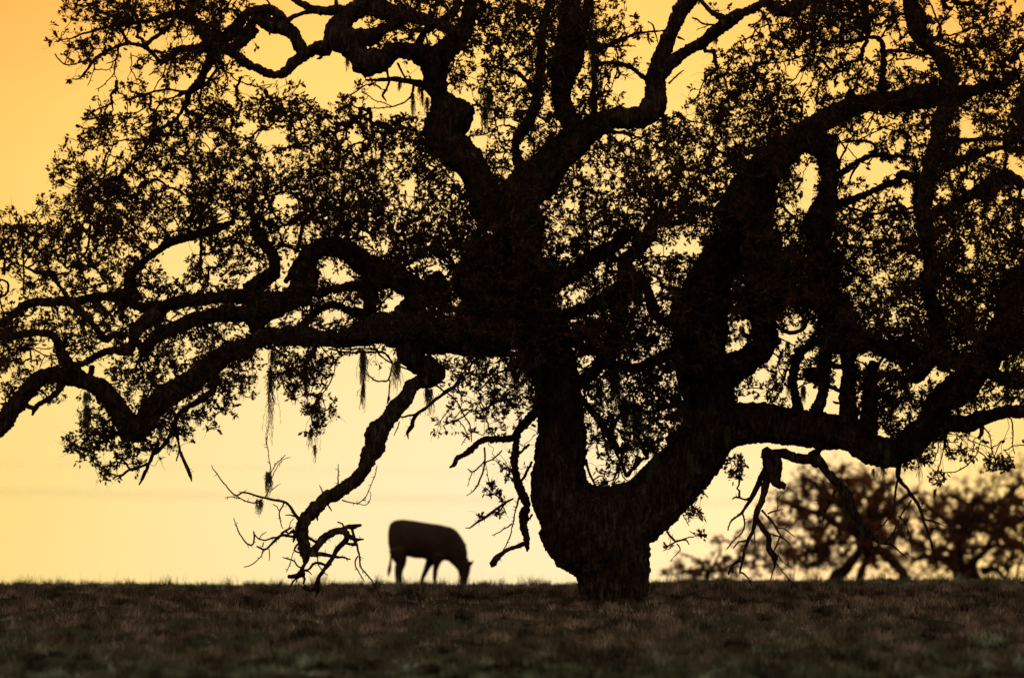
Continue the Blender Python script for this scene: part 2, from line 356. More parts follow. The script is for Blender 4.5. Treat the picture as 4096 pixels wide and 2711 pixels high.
# ------------------------------------------------------------------ the oak: limbs as measured centre lines (x, y, width), each at its own depth; a heavy one right of centre is added to fill a dark area
# first two digits: which sixteenth of the measuring grid the numbers start from; then how far the limb runs away (+) or towards (-) the viewer in metres
LIMBS = """
22 0 T|718,1190,470 718,1060,458 710,930,485 695,820,535 660,720,610 600,610,690 540,500,720 500,420,700
22 -.4 T|560,560,560 420,430,480 340,300,425 325,150,365 340,0,350 345,-120,340 330,-330,315 300,-500,325 255,-640,340 200,-800,360 80,-1000,380 -100,-1230,370 -230,-1400,300
22 .5 T|620,620,560 790,480,480 930,400,430 1080,250,420 1230,90,400 1340,-60,380 1380,-250,370 1360,-420,350 1320,-560,340 1300,-700,360 1330,-880,380
22 -.6 T|1200,60,380 1330,-60,340 1500,-160,300 1700,-190,280 1900,-170,262 2100,-140,245 2250,-125,235 2350,-100,215 2480,-30,205 2620,20,200
11 -.8 T|1500,330,330 1600,500,330 1640,700,300 1700,800,340
10 .6 L|1640,1500,250 1600,1400,240 1530,1210,225 1430,1080,235 1310,960,255 1290,850,225 1300,780,180 1275,680,140 1265,600,150 1250,500,175 1255,400,190
10 -.2 L|1290,900,190 1370,860,200 1430,800,180 1490,775,90
10 0 L|1290,690,110 1370,730,130 1450,770,130 1510,790,70
10 -.7 L|1250,440,210 1140,390,150 1050,360,120 970,355,130 900,395,155 800,435,180 730,450,160 690,490,60
10 .3 L|780,440,150 700,380,150 640,300,210 560,290,170 500,300,110
10 -.4 L|520,340,100 420,335,92 340,375,95 270,430,85 200,500,72 130,525,62 60,505,60 0,475,58 -90,430,66 -150,370,64 -220,340,62
10 .5 L|335,370,90 290,300,88 245,230,88 180,190,110 90,170,110 0,130,70 -60,200,60 -150,330,60
10 .4 L|200,170,60 160,110,70 90,75,70 0,70,60 -60,90,66 -120,170,90 -200,250,95 -300,300,110
10 .5 L|600,290,190 570,220,180 620,130,130 700,75,120 790,30,110 870,-60,100 900,-220,60 960,-380,30
10 -.5 L|660,70,60 560,75,60 480,85,56 410,75,62 330,35,52 270,0,45 200,-60,40
10 .2 L|400,85,34 300,105,32 245,130,38 200,160,44
10 1.1 L|1250,440,190 1330,340,150 1420,260,130 1480,110,95 1510,-40,80 1530,-160,60
10 -1 L|840,60,130 980,100,105 1160,135,85 1300,190,70 1440,240,70
10 .5 L|700,270,150 800,260,110 900,200,70 1010,150,70
10 -.4 L|1120,340,60 1170,230,44 1270,160,50 1380,60,50 1430,-60,40
00 -.6 L|1784,200,54 1740,265,52 1660,322,58 1560,350,70 1480,320,110 1380,345,62 1260,345,48 1190,385,38 1130,432,32 1060,370,26 1000,322,34 900,306,25 820,322,22 740,362,20 660,412,22 600,500,16 550,550,9 505,552,5
00 .8 L|1480,310,120 1440,240,90 1390,170,66 1310,120,60 1210,100,50 1090,130,34 980,155,22 850,165,26 770,110,14 700,75,10 620,30,8 560,-20,7
00 -.4 t|1215,130,24 1170,190,24 1110,235,24 1060,275,24 1005,320,30
00 -.8 t|850,165,20 760,190,16 690,205,14 620,225,11 550,245,10 480,265,7 440,270,6 375,288,4
00 .2 t|820,190,20 850,240,17 880,290,16 910,308,20
00 .4 t|950,250,16 985,270,16 1000,310,18
00 .6 t|380,372,6 400,400,7 430,435,7 480,452,7 550,440,8 620,420,12
00 .3 t|905,385,5 960,400,4 1010,420,3
00 .2 t|908,370,6 912,440,5 913,512,3
00 .2 t|825,335,12 820,390,9 790,430,7 740,450,4
00 -.3 t|820,380,8 800,440,6 790,515,6 760,550,5 720,585,5 680,610,5 680,635,3
00 .1 t|790,515,4 815,560,4 820,590,3
00 .3 t|655,420,8 655,485,6 635,550,4 608,600,3
00 .1 t|655,495,5 710,497,4 760,490,5 790,430,6
00 .2 t|500,365,3 545,340,4 600,380,6
00 1 L|1490,370,110 1465,420,70 1420,510,54 1380,590,62 1320,645,44 1305,720,32 1265,780,24 1200,850,24 1130,890,22 1070,930,20 1010,1040,22 940,1130,22 850,1210,22 800,1250,16
00 -.6 t|1330,635,20 1250,635,13 1180,626,12 1080,640,13 1000,664,8 920,690,6 850,700,4
00 .3 t|1310,650,16 1240,668,12 1170,695,9 1080,720,8
00 -.3 t|1150,460,9 1135,520,7 1100,580,5 1072,640,4
00 .3 t|1490,400,30 1560,460,20 1500,490,18 1450,560,16 1400,620,20
00 .3 t|1510,430,10 1550,490,9 1580,540,6 1586,590,4
00 -.6 t|1550,480,9 1610,520,7 1660,565,6 1720,590,5 1784,610,4
00 -.2 t|1640,420,6 1600,480,6 1540,520,5 1480,555,4
00 .3 t|1660,540,5 1700,533,4 1738,535,3
20 1 L|-120,1500,290 60,1340,300 180,1260,290 290,1120,240 420,990,225 540,900,185 680,835,150 820,825,142 930,800,165 990,720,170 1000,620,145 1005,520,135 1030,420,118 1080,300,112 1130,190,104 1170,95,112 1225,0,124 1280,-120,112 1330,-300,80 1350,-520,40
20 -1.2 L|1040,520,90 1090,450,92 1150,400,84 1240,345,74 1330,300,80 1410,235,80 1500,160,90 1570,110,74 1660,65,58 1740,25,56 1800,35,70 1880,75,85 1960,60,80 2080,-20,70
20 .4 L|1540,140,60 1460,130,44 1390,90,34 1340,35,30 1290,-40,28
20 .2 t|1460,180,12 1400,183,11 1330,168,10 1285,140,9 1255,130,7
20 .2 t|1370,180,6 1330,195,4 1290,208,3
20 -.3 L|1090,210,13 1010,218,16 940,225,20 860,240,22 800,262,24 740,280,28 680,312,32 600,325,44 500,320,54 400,310,60
20 .1 t|990,215,10 975,170,8 945,150,5
20 .1 t|895,230,14 890,185,10 880,180,4
20 .1 t|990,225,8 1005,270,6 1018,320,3
20 .1 t|950,235,10 945,280,8 965,320,3
20 .1 t|830,260,6 880,262,5 940,270,3
20 .3 t|690,320,12 760,322,8 820,320,6 858,325,3
20 .3 L|945,550,36 900,530,32 850,490,30 790,455,32 720,440,26 640,440,26 590,470,34 555,530,40
20 .3 t|735,495,5 710,560,4 690,620,4 670,660,5
20 .1 t|1090,580,12 1120,550,8 1150,515,8 1195,485,4
20 .1 t|1165,262,14 1190,272,9 1210,284,4
20 1 L|440,880,150 370,790,120 330,690,100 310,600,100 310,500,115 340,390,140 380,280,150 395,150,150 400,0,130 410,-150,95 400,-400,40
20 -1 L|390,800,90 365,640,90 400,540,90 440,450,96 450,350,96 470,220,80 520,80,70 540,-60,56 560,-250,20
20 -.6 L|575,820,44 570,650,34 568,500,32 570,350,26 590,220,20
20 -1 L|90,1240,90 55,1150,72 30,1060,64 40,960,66 110,860,80 165,740,70 175,600,64 200,440,60 210,250,56 250,60,50 260,-80,40
20 .8 t|180,700,30 100,560,26 20,500,22 -80,480,16 -200,460,10
30 1.4 L|-250,1560,330 -120,1320,290 30,1120,235 190,990,190 330,880,155 470,805,140 600,745,130 750,715,130 900,695,150 1080,680,160 1240,670,130 1400,640,90 1560,600,60 1700,560,40
30 0 L|560,730,80 570,660,66 575,625,40
30 0 L|790,720,60 800,770,50 790,800,14
30 .6 L|300,960,200 400,1040,160 430,1180,125 420,1330,130 400,1430,160 360,1530,200 330,1640,220
30 -1 L|950,-420,24 965,-220,56 980,-60,90 990,20,100 1030,110,150 1050,200,130 1080,280,90 1150,350,84 1210,420,88 1260,520,100 1270,620,115 1240,740,110 1200,860,130 1180,980,100 1150,1100,110 1110,1250,110 1090,1400,110 1080,1560,120
30 -.2 L|1060,130,80 1110,140,60 1165,165,26
30 .4 t|1110,280,40 1180,262,30 1200,220,20 1195,170,14 1165,100,10 1140,40,8 1115,-20,7
30 .3 t|1200,175,9 1240,110,8 1290,50,7 1310,0,5
30 .3 t|1165,60,5 1200,0,4
30 -.3 L|1180,265,30 1230,240,16 1290,245,14 1380,215,12
30 .3 L|1180,265,26 1240,290,22 1320,330,18 1400,330,14
30 .6 L|790,720,60 795,600,52 802,480,44 800,380,40 798,310,34 765,270,34 700,262,26 620,285,30 530,295,26 430,300,20
30 .3 L|700,262,26 690,200,50 680,100,50 660,0,46
30 .5 t|810,352,14 900,352,16 1000,365,20 1100,372,24 1200,385,20
30 .2 t|815,440,8 860,405,7 890,370,6
30 -.4 L|690,280,28 665,330,26 645,410,32 560,440,24 450,488,22 400,450,20 350,400,14 260,370,12
30 .3 t|870,150,14 895,105,16 940,98,17 1000,100,18
30 -.2 t|240,480,8 190,545,6 140,590,5 90,620,4
30 .2 t|0,440,5 90,430,6 180,410,8 260,380,9
30 .2 t|350,480,8 290,600,6 240,680,8 200,740,8
30 .2 t|360,480,6 355,560,5 345,660,6 340,740,7
30 -.2 t|260,480,5 230,560,4 170,620,3
30 .6 L|490,1230,54 570,1165,40 650,1115,36 740,1085,36 850,1090,30 950,1088,22 1040,1110,20
30 .3 t|500,1210,14 510,1110,12 545,1040,12 560,1010,5
30 .2 t|640,1125,14 600,1190,13 578,1240,10 585,1290,6
30 -.4 t|540,990,10 640,984,14 720,1000,16 750,1040,18 740,1090,14
30 -.6 L|440,1450,80 560,1400,50 650,1360,48 740,1325,42 830,1285,42 900,1265,50 930,1215,70 1000,1230,54 1090,1240,50
30 .4 L|1050,1230,50 1040,1330,52 1030,1420,50
30 -.8 L|1220,1010,70 1320,990,40 1450,972,32 1600,968,36 1784,990,34 1900,1000,20
30 -.6 L|1240,1160,80 1340,1110,54 1450,1080,42 1600,1035,34 1700,1040,44 1800,1060,50
30 -.5 L|1080,1530,70 1250,1450,60 1400,1370,70 1500,1330,120 1600,1260,130 1680,1230,90 1784,1290,60
30 .5 L|1784,860,90 1760,760,80 1784,640,50
30 .2 t|640,980,6 740,920,6 850,860,5
30 .2 t|690,900,8 730,820,7 740,770,8
30 .2 t|560,1040,5 620,1100,4 640,1120,4
30 .2 t|800,1290,8 830,1240,6 870,1210,4
30 .1 t|820,1250,5 820,1200,4
30 .1 t|740,1290,4 740,1235,3
30 -.5 t|910,1370,14 900,1410,12 915,1450,8
31 .9 L|450,1440,200 560,1480,170 700,1560,190 820,1590,200 930,1560,200 1030,1470,210 1120,1380,190 1200,1250,200 1300,1150,220 1400,1060,210 1500,960,180 1640,850,160 1784,740,150 1900,650,130
31 -.8 L|1080,1400,170 1180,1385,140 1290,1380,124 1400,1380,118 1460,1350,112 1540,1330,92 1650,1308,86 1784,1300,85 1920,1320,80
31 -.5 L|1500,990,120 1580,1040,90 1680,1090,84 1784,1100,80 1900,1100,76
31 .2 L|205,1330,110 205,1270,76 190,1200,62 182,1110,60 190,1010,60 220,910,66 290,840,60 380,790,70
31 -.2 L|330,1340,110 345,1270,78 375,1190,66 388,1100,66 395,1000,84 410,900,100 430,800,110
31 .5 L|570,1380,130 562,1250,104 560,1120,108 560,1000,100 540,900,90 500,790,90 470,650,90
31 .8 L|690,1500,160 710,1340,120 720,1200,110 710,1060,90 740,960,60
31 0 L|410,970,36 480,985,36 540,990,36
31 .3 L|370,1070,110 310,1050,100 270,1030,70
31 .1 t|415,1115,26 460,1135,22 520,1165,18
31 .1 t|505,1240,14 480,1240,12 460,1232,8
31 .1 t|215,1140,9 250,1115,8 290,1098,6
31 .1 t|250,870,8 250,930,8 270,970,6
31 -.5 t|15,640,22 40,680,22 75,715,22 140,750,24 220,740,22 258,695,26 240,640,20 200,610,16
31 .3 t|70,790,8 130,820,7 190,840,6
31 -.6 L|40,60,130 20,200,160 60,330,180 40,480,170 -20,560,170
31 .8 L|1100,-20,120 1110,150,90 1130,300,90 1120,420,100 1150,560,100 1200,700,110 1180,850,120 1100,960,130 1000,1080,110
31 -.9 L|1784,340,150 1700,420,130 1660,560,150 1600,700,130 1540,830,130
31 -.5 L|200,500,110 380,560,110 560,700,110 720,820,110 900,880,110 1080,900,110 1300,930,110 1500,960,120
31 .6 L|380,100,90 420,300,110 440,480,120 450,640,110
21 -.5 L|1420,1060,250 1540,1000,215 1650,940,190 1740,880,170 1790,810,130 1770,720,150 1740,600,170 1720,470,180 1720,300,200 1700,120,200 1720,-60,220
21 1.2 T|1320,800,350 1320,650,360 1340,480,320 1400,340,290 1500,180,260 1600,0,240 1700,-140,250 1720,-300,240
21 -.9 L|-60,600,360 40,400,340 60,250,290 60,90,230 40,-100,220 100,-240,220
21 .5 L|-20,300,200 170,380,180 330,370,140 450,330,120 560,230,110 700,150,90 800,60,90
21 -.8 L|330,640,80 480,590,90 600,540,110 720,500,160 830,420,150 800,330,120 790,250,90 870,180,90 950,80,90 990,-40,80
21 .3 L|860,330,90 930,430,60 970,560,90 1030,660,60 1150,700,60 1230,640,70
21 -.3 L|420,1120,110 520,1060,90 600,980,90 660,900,120 700,800,110 740,680,110 760,560,120
21 .7 L|600,960,60 740,980,50 860,1000,60 980,950,60 1100,900,90 1200,860,110
21 .5 L|180,700,260 300,760,100 400,810,70 500,870,60 600,890,60
21 .4 L|440,1160,40 500,1230,46 560,1300,48 620,1380,54 680,1470,52 740,1560,46 770,1600,30 740,1690,16 705,1780,10 695,1830,6
21 -.5 L|680,1470,44 720,1370,30 780,1300,28 850,1260,30 930,1300,26 1010,1290,24 1120,1240,24 1220,1230,22
21 -.4 L|240,1230,90 170,1300,64 110,1370,56 50,1430,60 0,1485,52 -130,1490,46 -210,1500,42 -270,1545,42 -330,1595,38 -385,1630,34 -400,1670,30 -435,1690,8
21 .3 L|40,1440,50 35,1510,50 30,1590,50 20,1680,52 40,1800,56 80,1900,60 110,1960,50
22 -.2 L|100,400,60 85,450,66 80,520,56 100,600,50 105,660,36 105,705,14
22 -.3 t|85,650,26 40,670,24 0,682,22 -60,710,22 -100,745,34 -130,790,40 -135,810,10
22 .3 t|140,450,12 125,475,9 105,500,7
22 .3 t|0,60,18 60,20,14 120,-40,14
22 .4 t|45,250,16 90,180,14 130,90,12
22 .3 t|45,330,12 25,400,8 10,480,7 -5,560,4
11 -1.2 L|1750,760,330 1600,770,245 1450,785,235 1300,785,245 1150,750,270 1000,750,240 880,725,215 780,750,180 680,785,125 540,800,112 400,790,130 280,770,150 150,770,140 20,810,118 -130,875,135 -290,965,150 -430,1065,152 -580,1160,160 -700,1270,158 -770,1360,150 -840,1430,132 -910,1370,146 -990,1250,138 -1080,1145,128 -1180,1090,118 -1290,1060,108 -1390,1035,98 -1490,1055,102 -1570,1115,110 -1650,1225,122 -1720,1325,124 -1800,1420,122 -1880,1480,116 -2050,1600,90 -2300,1650,36
01 .2 L|430,1100,50 400,1160,40 350,1205,36 290,1240,34 245,1280,30 226,1325,14
01 0 t|170,1250,34 200,1270,28 240,1285,26
01 .2 t|640,990,36 630,1050,30 620,1100,30
01 -.5 L|590,1090,80 520,1020,90 470,960,90 430,880,84 400,810,66 350,765,48 270,750,44 190,760,46 110,765,60 0,760,80 -120,740,70
01 .4 L|470,975,50 560,965,48 640,930,46 720,885,48 800,870,50 880,880,54 925,830,62 950,750,80 1010,670,90 1090,610,90
01 -.5 L|880,770,50 800,765,46 730,790,60 670,720,44 610,640,46 550,580,56 480,520,60
11 .9 L|1320,470,190 1180,480,160 1080,440,140 980,370,170 870,340,195 770,280,180 680,210,160 580,155,140 470,150,125 390,190,130 345,270,150 335,370,180 310,460,180 230,510,150 100,530,130 -10,520,120 -130,490,100 -270,500,96 -400,520,96 -520,535,96 -640,565,84 -740,580,74 -840,560,64 -920,510,110 -1010,500,70 -1130,500,60 -1260,525,60 -1400,535,66 -1550,545,62 -1650,590,54 -1730,660,50 -1830,720,56
11 -.5 L|240,520,150 100,590,140 0,620,160 -90,620,130 -200,620,112 -330,640,106 -450,670,104 -560,710,96 -680,760,86 -760,840,70 -800,900,40
11 0 L|30,600,150 0,690,120 -10,740,70
11 .4 L|-630,580,80 -700,640,80 -790,690,90 -850,750,90
11 .5 L|-850,520,90 -880,420,84 -850,330,70 -780,260,46 -700,190,44 -620,130,58 -520,100,60 -400,60,60 -280,20,56 -160,-20,50
01 .4 t|480,510,26 440,460,22 400,410,20 360,350,44 260,335,20 180,300,12 100,270,10 20,230,8
01 .3 t|170,490,8 165,400,9 168,280,9 160,150,9 150,30,8
01 -.3 t|460,300,12 530,265,12 590,200,12 615,120,12 630,30,10
01 .2 t|0,380,10 50,400,12 60,440,12 30,490,14 -10,500,16
01 .2 t|560,450,8 640,430,8 700,410,8
01 .2 t|740,410,14 680,330,12 600,250,10 560,200,8
01 .2 t|640,170,9 720,120,9 780,60,9
01 .4 t|1400,410,8 1400,300,14 1405,180,18 1405,60,22 1400,-60,22
01 .2 t|400,900,7 320,905,6 260,880,7 180,850,8
01 .1 t|320,910,5 290,960,5 270,1000,4
01 .1 t|400,840,6 330,860,5 260,860,4
11 -.5 L|1300,380,150 1210,440,160 1120,540,150 1040,620,150 980,700,160
11 .4 L|1000,330,90 1080,400,80 1140,460,80
11 .4 L|800,360,120 780,450,120 785,550,100 800,640,110
11 -.3 L|760,450,70 680,425,56 590,440,56 500,460,56 420,490,60
11 .3 L|740,610,60 640,590,50 540,560,44 460,580,44 400,620,50 330,700,60
11 -.5 L|-10,30,70 40,100,74 100,170,80 140,260,80 120,340,90 40,400,110 -60,460,110
11 .3 L|200,400,40 260,300,50 310,230,50
11 .2 L|290,180,30 310,80,28 330,-30,26
11 -1 L|1080,800,230 1080,890,200 1130,960,150 1210,1000,140 1270,1040,100 1230,1090,100 1140,1100,90 1080,1130,105 1050,1190,112 975,1270,122 900,1370,126 850,1460,148 830,1560,128 800,1590,108 775,1660,100 740,1735,92 660,1808,96 570,1868,94 490,1918,88 420,1978,98 355,2040,88 325,2100,86 325,2168,76 340,2245,74 352,2310,66 345,2355,30
"""
# slim dead twigs (all t)
TWIGS = """
12 .3|395,715,44 450,640,46 510,592,44 590,562,40 635,585,38 625,640,34 560,705,26 520,780,24 455,860,22 430,930,22 432,980,22 418,1032,6
12 0|600,552,26 650,530,22 700,522,20 732,520,14
12 0|622,540,10 605,510,9 575,495,8
12 0|600,530,7 565,528,3
12 -.3|390,725,34 450,730,26 520,738,18 590,748,12 655,760,7
12 .2|640,590,22 690,622,24 745,628,9
12 .2|670,545,14 685,620,16 690,660,20 630,655,12
12 -.2|700,650,12 715,700,10 728,760,9 742,820,8 780,860,7 822,912,7 845,970,5 878,1030,3
12 0|712,735,8 695,790,7 720,840,6 756,905,4
12 0|700,810,4 706,885,3
12 .1|655,545,9 700,540,7 655,530,5
12 -.3|420,640,20 370,612,15 300,602,15 240,598,16 170,592,18 100,655,12 50,682,10 0,660,7
12 .1|180,592,12 110,612,9 60,625,8 20,622,8 -10,590,6
12 .1|20,620,5 40,595,4 68,578,3
12 0|175,580,16 205,560,14 245,540,8
12 .1|200,560,12 225,580,10 262,560,24 268,600,16 260,635,8
12 .1|45,685,8 30,730,6 0,768,4
12 0|88,680,5 92,725,4 86,768,3
12 0|30,690,5 48,745,3
12 0|50,640,5 40,672,5
12 0|435,925,22 410,972,24 375,975,26 330,958,28
12 .2|352,785,16 330,825,24 322,860,42 280,878,26 225,880,22
12 .1|490,802,16 420,785,15 385,808,14 360,835,11 310,822,9 280,800,8 265,775,8 220,762,6 180,752,4
12 0|335,860,24 345,900,14 338,935,10
12 0|300,890,10 262,915,9 235,950,8 208,990,5
12 0|345,840,8 378,850,6 395,868,3
12 0|290,900,5 272,970,4 262,1004,3
12 0|240,945,4 225,1010,3
12 .1|430,750,6 440,810,6 470,845,6 500,868,4
12 0|445,905,6 460,960,5 472,1010,3
12 0|400,960,4 370,1015,3
12 0|262,690,6 300,705,9 320,700,8
12 0|300,640,14 270,680,8 275,700,5
12 0|265,700,4 235,780,4 205,845,3
12 0|525,780,8 530,800,5
12 -.2|305,492,24 275,450,18 245,405,17 215,370,15 150,352,13 80,345,12 0,325,10 -60,300,9 -100,300,9 -134,320,8 -190,275,7 -240,220,6 -285,155,5 -313,106,3
12 .1|-134,320,6 -80,352,6 -20,368,6 40,350,7
12 .1|-110,340,4 -160,322,4 -214,330,3
12 .3|60,335,5 95,260,5 100,150,5 92,80,4 82,-20,4 70,-100,3
12 .1|104,160,5 130,110,4 170,70,4 205,32,3
12 .1|112,190,4 150,110,4 190,65,3 235,48,2
12 .1|95,300,4 130,255,3 170,228,2
12 .1|200,362,8 185,395,7 168,430,7 176,490,5 190,545,4
12 0|165,420,5 150,395,4 120,380,4
12 0|200,370,4 200,322,3
12 0|280,465,9 245,452,7 212,448,4
12 .1|230,540,4 245,500,4 265,478,4
12 0|265,478,3 290,505,3
12 -.2|-20,570,6 -14,600,8 -22,655,8 -60,652,8 -115,590,6 -140,530,5 -156,465,3
12 0|-124,575,3 -123,480,2
12 0|-78,815,4 -40,800,5 0,768,5
12 .2|595,350,6 650,366,6 700,368,5 750,335,5 785,285,4 812,230,4 835,170,4 846,110,3
12 0|705,365,4 740,378,4 775,368,4 795,330,3 798,292,2
12 .1|565,272,10 575,230,7 576,160,5 573,98,3
12 0|576,200,5 587,172,3
12 0|474,320,8 462,280,5 438,240,4
12 0|505,388,9 515,405,8 532,422,4
12 0|420,420,40 428,455,22 436,488,5
11 .3|1440,1040,18 1390,1120,20 1320,1165,20 1250,1220,18 1180,1275,18 1120,1325,20 1090,1400,26 1050,1450,18 1057,1492,5
11 .1|1130,1320,14 1060,1335,10 1010,1345,9
11 0|1000,1370,6 985,1420,5 967,1468,3
11 .2|860,900,9 940,950,8 1020,985,8 1130,1035,9 1230,1100,9 1330,1165,8 1400,1230,7 1450,1320,7 1490,1400,6 1505,1510,4
11 .2|770,1035,7 815,1078,8 870,1092,8 920,1080,9 942,1020,7 958,960,7
11 0|930,1080,7 926,1180,7 928,1205,16 915,1242,4
11 .2|500,862,8 620,880,10 730,888,10 880,888,12 950,950,10
11 .1|790,850,8 860,885,8 930,910,8
11 .2|700,850,6 620,890,6 560,940,8 548,1000,6 530,1050,6 500,1120,6 455,1190,6 440,1250,5 400,1310,5
11 .1|530,1040,4 480,1060,4 440,1110,3
11 0|860,905,4 858,940,3
11 .1|540,850,6 640,860,8 760,858,8 860,880,6
11 .1|1740,1200,8 1640,1250,8 1580,1290,8 1510,1290,8 1440,1340,8 1370,1360,8 1300,1395,5
11 .1|1560,1250,6 1600,1350,6 1640,1450,6 1660,1480,5
11 .1|1390,1220,6 1350,1280,5 1300,1340,4 1270,1395,4
11 .1|1410,1350,5 1450,1410,5 1465,1460,4 1430,1535,3
12 .2|1795,330,9 1745,355,12 1690,398,14 1640,430,14 1600,462,15 1540,500,11 1490,535,8 1460,538,4
12 0|1600,465,12 1560,462,14 1530,448,5
12 .1|1750,350,8 1710,400,8 1680,440,8
12 .1|1740,440,5 1700,340,6 1640,300,6 1600,260,5
12 .1|1784,500,7 1720,550,6 1680,575,5 1643,596,3
12 .1|1784,560,6 1765,620,6 1740,670,5 1712,712,4
12 .1|1594,-20,9 1592,80,9 1580,160,8 1555,225,7 1510,290,5 1470,320,3
12 0|1590,130,6 1560,210,5 1520,275,3
12 0|1592,70,8 1555,115,7 1512,148,7 1475,130,4
12 0|1512,148,5 1500,190,4 1480,245,3
12 0|1720,0,6 1660,50,7 1590,90,8
12 0|1598,90,3 1615,160,3 1630,230,2
02 0|1110,-60,24 1050,80,20 1005,170,20 968,242,8
02 0|1225,-260,16 1245,-60,12 1265,30,14 1300,110,20 1322,170,18 1331,212,4
02 0|1255,5,14 1240,40,8 1228,82,6
02 0|1040,90,16 960,118,14 900,140,14 860,170,12 815,200,6
01 .3|1510,1060,44 1480,1150,38 1400,1220,34 1320,1270,30 1250,1330,30 1215,1410,28 1180,1480,24 1110,1568,20 1060,1600,12
01 .1|1215,1420,22 1245,1520,12 1262,1620,10
01 0|1340,1290,10 1380,1340,8 1415,1370,4
01 0|1470,1200,7 1520,1260,6 1550,1310,4
22 .2|515,70,14 530,140,12 560,210,12 600,285,10 650,332,8
22 .1|560,200,8 600,180,7 640,175,5
22 .2|880,60,50 860,110,26 800,180,24 785,140,20 760,80,16 720,0,12
22 .1|650,0,7 690,60,8 740,110,7 780,190,6 800,210,5
22 .1|600,20,4 570,120,3
22 .2|1180,390,9 1210,430,6 1260,440,5 1300,455,4
22 0|1190,450,4 1210,490,4 1228,525,3
22 .2|1066,500,10 1080,580,10 1110,610,12 1138,640,14 1160,630,9 1205,630,7 1230,660,4
22 0|1180,625,7 1230,608,6 1280,594,5 1240,560,4
22 0|1130,645,9 1095,660,7 1068,685,7
22 0|1140,655,7 1128,720,4
22 0|1145,655,7 1168,695,6 1130,740,3 1110,775,2
22 -.1|1768,30,60 1784,120,50 1730,220,34 1690,300,28 1640,380,18 1600,440,14 1530,480,10 1505,520,8 1504,560,5
22 0|1695,300,14 1640,340,11 1570,330,10 1538,346,5
22 -.1|1800,60,90 1790,180,56 1760,290,38 1715,400,36 1700,470,30 1680,560,20 1635,670,18 1610,780,14 1590,850,12 1612,850,9 1645,890,7 1667,942,4
22 0|1600,770,15 1540,800,13 1510,865,7
22 0|1610,440,10 1612,560,8 1540,650,7 1500,692,6
22 0|1525,690,7 1528,770,4
22 0|1620,480,7 1665,502,4
22 0|1640,628,10 1585,650,9 1550,688,7
22 0|1690,555,7 1695,620,6 1702,682,4
22 0|1740,410,12 1760,440,11 1790,475,8
22 0|1710,480,24 1755,550,34 1790,605,32 1790,680,30 1830,740,38 1832,800,12 1799,920,3
22 0|1745,560,6 1730,645,3
32 0|50,770,6 130,880,5 232,982,2
32 0|55,690,6 100,770,5 165,822,3
32 .1|0,460,14 50,530,11 90,595,8 150,655,4
32 0|60,540,7 120,555,6 185,608,4
32 0|120,548,6 150,520,4 202,514,3
32 0|0,442,8 50,425,8 110,418,4
32 0|65,420,5 68,350,5 95,312,3
32 0|82,600,9 60,650,9 38,700,7
32 0|0,575,7 90,600,8
32 .3|320,10,80 345,60,54 385,115,46 440,185,46 500,245,48 555,320,58 580,410,58 640,500,36 700,570,26 760,630,22 840,648,14 900,690,9 975,752,3
32 0|470,275,14 445,350,11 400,425,8 372,530,3
32 0|445,358,8 390,342,7 318,348,4
32 0|780,640,9 800,705,4
32 .1|820,640,12 870,580,9 890,530,8 920,455,8 960,400,9 1000,345,10
32 .2|905,60,40 905,130,30 910,190,26 960,250,19 1010,330,19 1060,400,18 1085,480,16 1110,560,12 1140,660,10 1152,720,7 1166,790,3
32 .1|905,195,12 880,320,10 865,430,8 800,510,7 690,608,3
32 0|1080,470,9 1150,495,9 1240,532,3
32 0|900,455,8 940,485,7 975,540,6 990,620,5 1003,715,3
32 0|1045,400,7 1075,380,6 1078,345,3
32 0|815,150,6 860,192,3
32 0|915,182,5 965,228,3
32 .1|1240,-90,6 1220,20,6 1200,90,5 1185,150,6 1190,235,4
32 .1|1190,155,5 1300,150,5 1370,110,6 1450,30,5 1480,-60,5
32 0|1240,60,4 1300,130,4
32 .2|1440,-10,6 1520,60,6 1560,100,6
32 .1|1720,120,6 1690,60,5 1640,0,5
32 -.4|340,70,90 300,62,64 260,60,58 190,45,56 100,20,56 30,30,60 -20,10,60
32 0|10,-5,50 -5,40,52 5,100,56 40,160,54 50,205,60 75,235,46 110,250,40 112,272,12
32 0|20,20,40 70,70,44 75,130,44 60,190,40
31 .1|1500,1400,8 1540,1470,6 1560,1568,5 1580,1640,4
31 .1|1690,1350,7 1705,1430,7 1700,1520,5 1720,1600,4
31 0|1480,1400,24 1490,1450,26 1470,1500,10
31 .1|1350,1440,6 1420,1510,5 1500,1540,4 1560,1560,4
31 .1|1240,1440,6 1230,1530,5 1260,1600,4
31 0|1784,1350,6 1760,1420,4
11 .1|1600,840,12 1560,900,10 1500,960,10 1480,1040,9
11 .1|1480,900,12 1530,960,10 1600,1020,8 1560,1100,7
11 .2|1784,1000,16 1700,1020,12 1620,1080,9 1560,1150,8
10 .1|760,556,8 850,557,18 930,555,24 1020,560,30 1100,575,36 1190,605,50 1240,640,60
10 0|920,460,14 927,520,14 932,570,13 915,625,12 880,670,13 898,690,9 912,705,5
10 .1|1100,590,18 1090,650,12 1065,690,9 1020,722,8 950,745,7 860,750,6 725,750,4
10 .1|950,742,5 890,718,5 820,692,5 770,655,4 740,640,3
10 0|970,742,4 940,820,3
10 0|1018,722,5 1012,680,4
10 0|985,440,12 1010,490,11 1040,545,10
10 0|1195,360,13 1190,290,12 1170,240,10 1150,195,8
10 0|1385,970,8 1450,965,8 1530,950,8 1600,930,7 1690,880,7 1760,880,6
10 0|1395,935,8 1430,915,7 1465,893,4
10 0|0,610,6 60,628,5 110,600,4
10 0|20,620,5 32,700,4
10 0|560,45,22 555,0,18 540,-40,14
10 0|95,60,12 80,20,9 60,-20,8
10 0|430,330,30 460,395,20 425,404,6
"""
